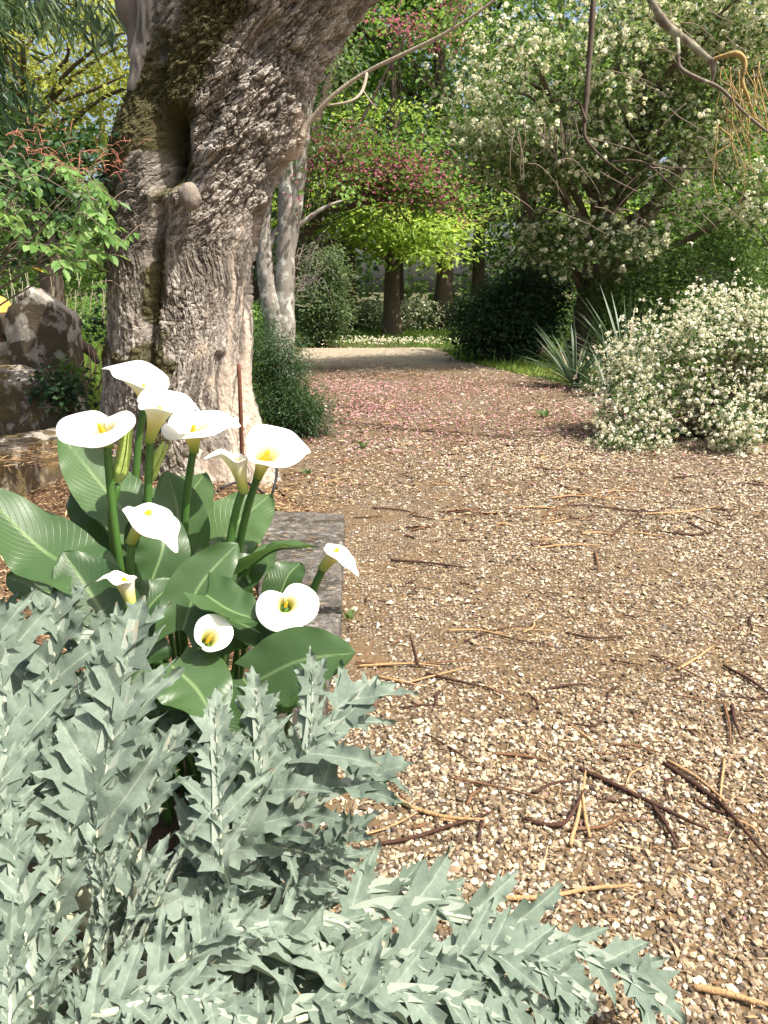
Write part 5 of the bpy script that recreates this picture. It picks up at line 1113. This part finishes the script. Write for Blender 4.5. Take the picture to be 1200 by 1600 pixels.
# ------------------------------------------------------------------ cardoons: long silvery leaves cut into toothed lobes
CARD = leaf_shader('cardoon_leaf', (.072, .104, .076), (.232, .285, .226), (.42, .455, .34), 7, .5, .72, .22, (.32, .355, .29), (.20, .30, .13), .14, (.13, .5), .45)
RIB = mat_flat('cardoon_rib', (.30, .34, .22), (.48, .49, .36), 18, .7, .2, .15)
def cardoon_leaf(root, spine, nrm, W, rng, n=8, lift=.35, fwd=.9, tone=.6, droop=.15, rib=.010, start=.12, lobew=1.0, label=None):
    tone = float(np.clip(tone+rng.normal(0, .16), .1, .95)); M = 70; S = spline(spine, M); T, SD, N = frames(S, nrm); L = np.linalg.norm(np.diff(S, axis=0), axis=1).sum()
    mb = MB(); nb = 7; b = np.linspace(-1, 1, nb); n = max(5, int(round(n*.92)))
    def edge():
        """one margin of a lobe: (distance out, half width), with forward pointing teeth"""
        a1, a2, a3 = rng.uniform(.20, .30), rng.uniform(.44, .56), rng.uniform(.70, .80); k1, k2, k3 = rng.uniform(1.05, 1.6), rng.uniform(.75, 1.2), rng.uniform(.42, .62)
        return np.array([(0, 1.2), (a1*.5, .80), (a1, k1), (a1+.04, .72*rng.uniform(.85, 1.05)), (a2-.07, .66), (a2, k2), (a2+.04, .50), (a3-.05, .44), (a3, k3), (a3+.03, .25), (.92, .12), (1, 0)])
    def lobe(i0, axis, side_root, nn, l, w0, tn, terminal=False):
        """one lobe: root on the rib at S[i0]"""
        root_p = S[i0]; A = axis; perp = unit(np.cross(nn, A)); perp = perp if np.dot(perp, side_root) > 0 else -perp
        e1, e2 = edge(), edge(); Qs = np.unique(np.round(np.concatenate([e1[:, 0], e2[:, 0], np.linspace(0, 1, 9)]), 3)); Qs = Qs[np.concatenate([[True], np.diff(Qs) > .012])]; m = len(Qs)
        w, w2 = w0*np.interp(Qs, e1[:, 0], e1[:, 1]), w0*np.interp(Qs, e2[:, 0], e2[:, 1])
        bl = sstep(0, .3, Qs)[:, None]; sd = unit(side_root*(1-bl)+perp*bl)
        cv = rng.normal(0, .5); tw = rng.normal(0, .5); dr = droop+rng.normal(0, .10)
        cen = root_p+A*(Qs*l)[:, None]-nn*(dr*l*Qs**2.2)[:, None]+perp*(cv*.16*l*Qs**2)[:, None]
        Q, Bm = np.meshgrid(Qs, b, indexing='ij'); wid = np.where(Bm > 0, w[:, None], w2[:, None])*np.abs(Bm)*np.sign(Bm); p = rng.random(3)*6
        ang = tw*Q; fo = .42*np.abs(wid)+.06*l*np.sin(Q*7+p[0])*np.abs(Bm)**2*np.sign(Bm)*Q**.5+.035*l*np.sin(Q*15+p[1]+Bm)*np.abs(Bm)+.012*l*np.sin(Q*31+p[2])*np.abs(Bm)
        V = cen[:, None]+sd[:, None]*(wid*np.cos(ang))[..., None]+nn*(fo+wid*np.sin(ang))[..., None]+A*(np.abs(wid)*.55*sstep(.06, .3, Q))[..., None]
        uv = np.stack([Bm*.5+.5, Q], -1).reshape(-1, 2); fc = grid_faces(m, nb)
        if np.dot(np.cross(V[1, 5]-V[1, 3], V[2, 3]-V[1, 3]), nn) < 0: fc = fc[:, ::-1]
        mb.add(V.reshape(-1, 3), [fc], (np.clip(tn+rng.normal(0, .13), 0, 1), 0, 0), uv)
    for i in range(n):
        s = start+(0.93-start)*(i/(n-1))**.92
        env = np.sin(np.pi*np.clip(.16+(.76*s), 0, 1))**.55; l = W*1.26*env
        for sg in (-1, 1):
            ss = np.clip(s+rng.normal(0, .012)+.02*sg, .02, .95); i0 = int(ss*(M-1)); f = fwd*(.75+.5*s)+rng.normal(0, .17)
            lf = lift+rng.normal(0, .20)
            A = unit(SD[i0]*sg*np.cos(lf)+N[i0]*np.sin(lf)+T[i0]*f); nn = unit(N[i0]*np.cos(lf)-SD[i0]*sg*np.sin(lf)+rng.normal(0, .22, 3)); nn = unit(nn-A*np.dot(nn, A))
            l = l*rng.uniform(.85, 1.2); lobe(i0, A, T[i0], nn, l, l*.195*lobew*rng.uniform(.85, 1.15), tone)
    lobe(int(.90*(M-1)), unit(T[-3]), SD[-3], N[-3], max(.09, W*.95), W*.33*lobew, tone)
    # web along the rib
    a = np.linspace(0, 1, M); wv = .13*W*np.sin(np.pi*np.clip(.1+.85*a, 0, 1))**.6*sstep(start*.4, start+.12, a)+.004
    web = np.stack([S-SD*wv[:, None]+N*(wv*.45)[:, None], S, S+SD*wv[:, None]+N*(wv*.45)[:, None]], 1)
    mb.add(web.reshape(-1, 3), [grid_faces(M, 3)[:, ::-1]], (tone, 0, 0), np.stack(np.broadcast_arrays(np.array([.2, .5, .8])[None], a[:, None]), -1).reshape(-1, 2))
    o = mb.build('leaf', CARD, root); r = MB()
    tube(r, [S[0], S[M//4]-N[M//4]*rib*.2, S[M//2], S[3*M//4], S[-4]], [rib*1.35, rib, rib*.66, rib*.38, .0012], seg=8, n=50); r.build('midrib', RIB, o)
    if label: o['label'] = label
    return o
def cardoons():
    q = lambda a: at(*a)
    rng = np.random.default_rng(17)
    A = thing('cardoon', 'large silvery cardoon with upright jagged leaves filling the lower left corner', 'cardoon', (-.46, 1.12, .06), 'cardoons at the edge of the bed')
    Bp = thing('cardoon', 'silvery cardoon whose long jagged leaves sprawl over the gravel, right of the upright one', 'cardoon', (-.26, 1.15, .06), 'cardoons at the edge of the bed')
    # (plant, spine [(u, v, depth)...], facing, half width in pixels, extras)
    LV = [
        (A, [(60, 1250, 1.22), (75, 1100, 1.32), (100, 918, 1.44)], (.15, -.75, .65), 105, dict(n=8, tone=.62, lobew=1.15)),
        (A, [(150, 1300, 1.10), (176, 1150, 1.18), (210, 968, 1.28)], (.05, -.85, .5), 140, dict(n=8, tone=.66, fwd=1.25, rib=.007, lift=.2)),
        (A, [(20, 1240, 1.10), (10, 1120, 1.20), (-10, 945, 1.3)], (.3, -.8, .5), 112, dict(n=7, tone=.62)),
        (Bp, [(330, 1345, 1.10), (450, 1195, 1.20), (592, 1062, 1.30)], (-.10, -.62, .78), 122, dict(n=8, tone=.62, fwd=.8, rib=.007, lift=.2)),
        (Bp, [(320, 1380, 1.12), (460, 1270, 1.17), (622, 1192, 1.20)], (0, -.45, .9), 122, dict(n=8, tone=.5, fwd=.8, rib=.006)),
        (Bp, [(346, 1340, 1.06), (344, 1230, 1.12), (334, 1105, 1.18)], (.15, -.92, .35), 86, dict(n=6, tone=.6, rib=.004, fwd=1.1, lift=.08)),
        (Bp, [(402, 1270, 1.14), (408, 1180, 1.19), (398, 1075, 1.24)], (.15, -.9, .4), 80, dict(n=6, tone=.6, rib=.004, fwd=1.1, lift=.08)),
        (Bp, [(470, 1210, 1.2), (486, 1140, 1.22), (488, 1046, 1.26)], (.1, -.9, .4), 66, dict(n=5, tone=.65, rib=.003, fwd=1.1, lift=.1)),
        (Bp, [(420, 1330, 1.16), (490, 1330, 1.14), (560, 1290, 1.13)], (.1, -.4, .9), 70, dict(n=7, tone=.35, rib=.005)),
        # big arching leaf along the bottom
        (Bp, [(235, 1575, .90), (340, 1500, .98), (450, 1478, 1.04), (560, 1520, 1.06), (640, 1610, 1.02)], (.0, -.35, .95), 130, dict(n=9, tone=.72, lift=.55, rib=.011, droop=.3)),
        (Bp, [(440, 1500, 1.10), (600, 1420, 1.18), (800, 1448, 1.18), (950, 1505, 1.13), (1040, 1565, 1.08)], (.05, -.42, .95), 118, dict(n=12, tone=.52, lift=.25, rib=.006, droop=.32)),
        (Bp, [(420, 1560, 1.02), (600, 1500, 1.07), (780, 1540, 1.05), (930, 1625, 1.0)], (.0, -.3, .95), 120, dict(n=11, tone=.45, lift=.2, rib=.006, droop=.3)),
        (Bp, [(420, 1470, 1.14), (520, 1400, 1.22), (640, 1385, 1.26), (720, 1410, 1.26)], (0, -.35, .95), 88, dict(n=8, tone=.42, lift=.3, rib=.005)),
        (Bp, [(500, 1640, .98), (640, 1590, 1.0), (780, 1620, .98), (860, 1690, .95)], (0, -.3, .95), 110, dict(n=9, tone=.4, lift=.25, rib=.006)),
        # left side, folded and young leaves
        (A, [(60, 1600, .86), (36, 1430, .94), (14, 1290, 1.00)], (.45, -.85, .3), 100, dict(n=10, tone=.72, lift=.5, rib=.009, fwd=1.2, st=.16)),
        (A, [(130, 1540, .96), (150, 1430, 1.0), (190, 1310, 1.05)], (.3, -.9, .3), 62, dict(n=6, tone=.85, lift=1.1, rib=.006, fwd=2.2)),
        (A, [(155, 1550, .95), (165, 1440, .99), (150, 1330, 1.04)], (-.2, -.95, .3), 54, dict(n=6, tone=.9, lift=1.2, rib=.005, fwd=2.4)),
        (A, [(170, 1560, .94), (200, 1450, .98), (245, 1340, 1.02)], (.3, -.9, .3), 60, dict(n=6, tone=.85, lift=1.1, rib=.006, fwd=2.2)),
        (A, [(205, 1520, .98), (250, 1400, 1.02), (305, 1288, 1.06)], (-.5, -.75, .45), 40, dict(n=5, tone=.8, lift=.9, rib=.006, fwd=2.2)),
        (A, [(30, 1660, .80), (15, 1560, .84), (18, 1475, .87)], (.3, -.85, .45), 70, dict(n=6, tone=.66, rib=.006, fwd=1.4)),
        (A, [(-30, 1500, .92), (-20, 1350, 1.0), (10, 1180, 1.08)], (.4, -.8, .4), 105, dict(n=8, tone=.6)),
        (A, [(90, 1420, 1.02), (110, 1310, 1.08), (90, 1170, 1.16)], (.2, -.85, .5), 96, dict(n=7, tone=.6, fwd=1.2)),
        (A, [(210, 1420, 1.06), (225, 1290, 1.12), (275, 1140, 1.2)], (-.1, -.85, .5), 92, dict(n=7, tone=.5, fwd=1.2)),
        (A, [(150, 1200, 1.3), (150, 1080, 1.38), (135, 960, 1.46)], (.1, -.8, .6), 84, dict(n=7, tone=.5)),
        (A, [(40, 1140, 1.38), (30, 1050, 1.44), (-10, 940, 1.52)], (.2, -.75, .6), 84, dict(n=7, tone=.55)),
        (A, [(180, 1580, .92), (280, 1520, .94), (330, 1460, .98), (420, 1440, 1.0)], (-.1, -.5, .85), 90, dict(n=7, tone=.6, lift=.4)),
        (A, [(120, 1610, .86), (200, 1560, .88), (300, 1560, .88), (400, 1600, .86)], (0, -.4, .9), 88, dict(n=7, tone=.6, lift=.4)),
        (A, [(150, 1660, .80), (230, 1620, .81), (330, 1650, .8)], (0, -.4, .9), 74, dict(n=6, tone=.6, lift=.4)),
        (Bp, [(330, 1500, 1.04), (430, 1430, 1.10), (520, 1440, 1.12), (600, 1480, 1.1)], (0, -.4, .9), 96, dict(n=8, tone=.6, lift=.45)),
        (Bp, [(380, 1640, .9), (470, 1570, .95), (560, 1590, .95), (640, 1660, .92)], (0, -.4, .9), 90, dict(n=7, tone=.45)),
        (Bp, [(240, 1400, 1.1), (290, 1360, 1.12), (330, 1330, 1.13)], (.1, -.5, .85), 66, dict(n=5, tone=.3)),
        (A, [(60, 1330, 1.16), (20, 1260, 1.2), (-50, 1180, 1.25)], (.3, -.6, .75), 90, dict(n=7, tone=.5)),
        (A, [(200, 1250, 1.26), (240, 1180, 1.32), (300, 1110, 1.38)], (-.2, -.7, .7), 70, dict(n=6, tone=.4)),
        (A, [(70, 1520, .98), (40, 1470, 1.0), (-20, 1400, 1.04)], (.2, -.6, .8), 90, dict(n=7, tone=.4)),
        (A, [(170, 1480, 1.04), (220, 1450, 1.05), (290, 1440, 1.06)], (0, -.6, .8), 84, dict(n=7, tone=.35)),
        (A, [(80, 1600, .9), (60, 1540, .93), (90, 1480, .96)], (.1, -.7, .7), 86, dict(n=7, tone=.5)),
        (A, [(130, 1650, .84), (120, 1590, .87), (160, 1540, .9)], (.1, -.7, .7), 80, dict(n=7, tone=.5)),
        (A, [(210, 1660, .86), (260, 1610, .88), (350, 1580, .9)], (0, -.5, .85), 84, dict(n=7, tone=.45)),
        (Bp, [(300, 1480, 1.06), (340, 1450, 1.08), (390, 1370, 1.12)], (0, -.7, .7), 80, dict(n=7, tone=.4)),
        (Bp, [(420, 1400, 1.14), (470, 1360, 1.16), (540, 1340, 1.18)], (0, -.5, .85), 80, dict(n=7, tone=.4)),
        (Bp, [(560, 1560, 1.04), (680, 1500, 1.08), (820, 1500, 1.08), (920, 1560, 1.05)], (0, -.35, .95), 110, dict(n=10, tone=.4, lift=.25, rib=.005, droop=.3)),
        (Bp, [(450, 1620, .95), (560, 1560, .98), (700, 1560, 1.0), (800, 1610, .98)], (0, -.35, .95), 110, dict(n=9, tone=.5, lift=.3, rib=.005, droop=.3)),
    ]
    for pl, sp, nrm, w, kw in LV:
        P = [q(a) for a in sp]; o = np.array(pl.location); w_ = w*sp[len(sp)//2][2]/FPX
        # lead the stalk back to the crown of the plant
        d = P[0]-o; P = [o+np.array([0, 0, .03])+rng.normal(0, .02, 3), o+d*.6+np.array([0, 0, .05])]+P
        tot = np.linalg.norm(np.diff(P, axis=0), axis=1); st = (tot[0]+tot[1])/tot.sum()
        kw = dict(kw); st = kw.pop('st', min(.5, st*.92)); cardoon_leaf(pl, P, nrm, w_, rng, start=st, **kw)
cardoons()

# ------------------------------------------------------------------ fallen sticks on the drive
def sticks():
    M = dict(d=mat_bark('dark_stick', (.030, .016, .011), (.11, .055, .038), 60), t=mat_bark('tan_stick', (.30, .17, .075), (.56, .36, .18), 60), b=mat_bark('brown_stick', (.11, .055, .03), (.26, .14, .075), 60))
    grp = 'sticks fallen on the drive'; rng = np.random.default_rng(23)
    def stick(pts, w, m, label, lift=.012, end=None, group=grp):
        P = np.array([gnd(u, v, .012) for u, v in pts]); n = len(P); P[:, 2] = .014+w*.4; P[n//2:, 2] += lift*.4
        if end: P[-1, 2] += end
        sp = spline(P, 22); sp = sp+np.cumsum(rng.normal(0, w*.12, (22, 3)), 0)*[1, 1, .2]; sp[:, 2] = np.maximum(sp[:, 2], .012)
        mb = MB(); tube(mb, sp, [w*.9, w, w*.85, w*.75, w*.35], seg=7, n=26, wob=.22)
        o = mb.build('stick', M[m]); return tag(o, label, 'stick', group)
    S = [([(905, 1203), (960, 1228), (1040, 1270), (1112, 1303)], .0075, 'd', 'long dark stick crossing the pair of tan sticks', 0),
         ([(819, 1280), (850, 1288), (876, 1289), (895, 1268), (909, 1250)], .0065, 'd', 'dark bent stick curved like a hook beside the tan pair', .03),
         ([(891, 1322), (903, 1265), (912, 1216)], .0052, 't', 'longer tan stick of the crossed pair under the long dark stick', .02),
         ([(922, 1309), (914, 1272), (908, 1240)], .0048, 't', 'shorter tan stick of the crossed pair under the long dark stick', .02),
         ([(1037, 1194), (1085, 1228), (1131, 1269), (1205, 1362)], .0075, 'd', 'long dark curved stick running off the right edge', .01),
         ([(1043, 1190), (1090, 1220), (1137, 1269)], .0055, 't', 'orange tan stick lying along the dark curved stick', .02),
         ([(953, 1164), (990, 1168), (1031, 1181)], .004, 'b', 'thin brown stick just above the long dark curved stick', 0),
         ([(606, 1241), (640, 1262), (690, 1280), (753, 1289)], .0068, 't', 'tan curved stick near the jagged leaf tips', .01),
         ([(584, 1322), (650, 1308), (700, 1294), (769, 1272)], .0055, 'd', 'dark stick crossing the end of the tan curved stick', 0),
         ([(703, 1216), (790, 1235), (875, 1259)], .0035, 'b', 'thin long brown twig in the bare middle of the gravel', 0),
         ([(766, 1406), (850, 1402), (930, 1391), (987, 1393)], .0058, 't', 'straw coloured stick above the sprawling silvery leaves', .01),
         ([(1084, 1544), (1140, 1560), (1210, 1578)], .0072, 't', 'thick tan stick at the lower right corner', 0),
         ([(556, 1036), (640, 1040), (737, 1034)], .005, 'b', 'brown stick lying level beside the calla leaf, foot of the leaning stick', 0),
         ([(560, 1042), (640, 1040), (690, 1044)], .005, 't', 'tan stick lying against the level brown stick', 0),
         ([(653, 1039), (648, 1020)], .006, 'd', 'short dark stick leaning up from the level sticks', 0),
         ([(666, 1053), (710, 1066), (759, 1076)], .0062, 'd', 'dark stick below the level sticks', 0),
         ([(757, 1073), (780, 1085), (800, 1099)], .0035, 'b', 'thin brown twig continuing the dark stick', 0),
         ([(644, 1066), (690, 1056), (737, 1044)], .004, 't', 'thin tan stick crossing the dark stick', 0),
         ([(1059, 1047), (1090, 1030), (1116, 1012)], .0055, 't', 'tan stick slanting up at the right of the gravel', 0),
         ([(1131, 1041), (1165, 1062), (1205, 1090)], .006, 'd', 'dark stick slanting down to the right edge', 0),
         ([(1144, 1103), (1147, 1130), (1150, 1159)], .0075, 'd', 'thick dark stick pointing straight at the viewer, right', .02),
         ([(1131, 1100), (1138, 1135), (1139, 1166)], .005, 'b', 'brown stick beside the thick dark one', 0),
         ([(1022, 1262), (1040, 1292), (1059, 1331)], .0068, 'd', 'short dark stick crossing under the long dark stick', 0),
         ([(1131, 1187), (1127, 1225), (1122, 1262)], .0042, 't', 'short tan stick at the right, above the dark curved stick', 0),
         ([(1031, 1030), (1060, 1044), (1100, 1066)], .004, 'b', 'thin brown stick crossing the slanting tan stick', 0),
         ([(610, 876), (670, 882), (730, 890)], .007, 'd', 'dark stick level with the small outermost lily', 0),
         ([(840, 857), (890, 853), (936, 855)], .006, 't', 'pale stick lying level in the middle of the drive', 0),
         ([(930, 862), (934, 878), (938, 895)], .006, 'b', 'short brown stick below the pale level stick', 0),
         ([(700, 986), (750, 988), (795, 998)], .0045, 't', 'thin tan stick above the leaning dark stick', 0),
         ([(885, 990), (930, 1000), (980, 996)], .0055, 'd', 'dark twig in the gravel right of the thin tan stick', 0)]
    for pts, w, m, lab, e in S:
        o = stick(pts, w, m, lab, end=e if e else None)
        if 'leaning up' in lab:
            bpy.data.objects.remove(o, do_unlink=True); b = gnd(653, 1040, .015); mb = MB(); tube(mb, [b, b+np.array([-.012, .01, .05]), b+np.array([-.03, .02, .115])], [.007, .0065, .003], seg=7, n=12, wob=.3)
            tag(mb.build('stick', M[m]), lab, 'stick', grp)
    for k in range(150):
        far = rng.random() < .62; v = rng.uniform(650, 860) if far else rng.uniform(860, 1330); u = rng.uniform(440 if v < 800 else 545, 1195)
        p = gnd(u, v, .015)
        if not in_path(p[:1], p[1:2])[0]: continue
        L = rng.lognormal(math.log(.22 if far else .13), .45); a = rng.normal(0, .5 if far else .9); w = rng.uniform(.003, .0062)*(1.15 if far else .8); d = np.array([math.cos(a), math.sin(a), 0])*L/2; n = np.array([-d[1], d[0], 0])*rng.normal(0, .2)
        m = 'd' if rng.random() < .55 else ('b' if rng.random() < .6 else 't'); mb = MB(); p[2] = .016
        tube(mb, [p-d, p+n, p+d], [w*.8, w, w*.4], seg=5, n=10, wob=.3)
        tag(mb.build('stick', M[m]), {'d': 'small dark stick strewn on the drive among many alike', 'b': 'small brown stick strewn on the drive among many alike', 't': 'small tan stick strewn on the drive among many alike'}[m], 'stick', {'d': 'small dark sticks strewn on the drive', 'b': 'small brown sticks strewn on the drive', 't': 'small tan sticks strewn on the drive'}[m])
    # small weeds in the gravel
    def weed(u, v, s, label, seed):
        r = np.random.default_rng(seed); p = gnd(u, v, .01); n = 12; a = r.random(n)*6.28; A = np.stack([np.cos(a), np.sin(a), r.uniform(.5, 1.6, n)], -1); mb = MB(); t = r.random(n)
        leaves(mb, np.repeat(p[None], n, 0)+r.normal(0, .008, (n, 3))*[1, 1, 0], A, np.array([0, 0, 1.])+r.normal(0, .3, (n, 3)), s*r.uniform(.7, 1.2, n), s*.13, np.stack([t, t*0, t*0], -1), .2, True)
        w = thing('weed', label, 'weed', p); mb.build('leaf_rosette', FOL['mid'], w)
    weed(568, 700, .09, 'small green weed in the drive beside the big shrub', 1); weed(548, 966, .045, 'tiny weed in the gravel beside the kerb slab', 2); weed(850, 652, .12, 'small weed on the drive in front of the yuccas', 3); weed(480, 742, .07, 'small weed on the drive beside the black hose', 4)
sticks()
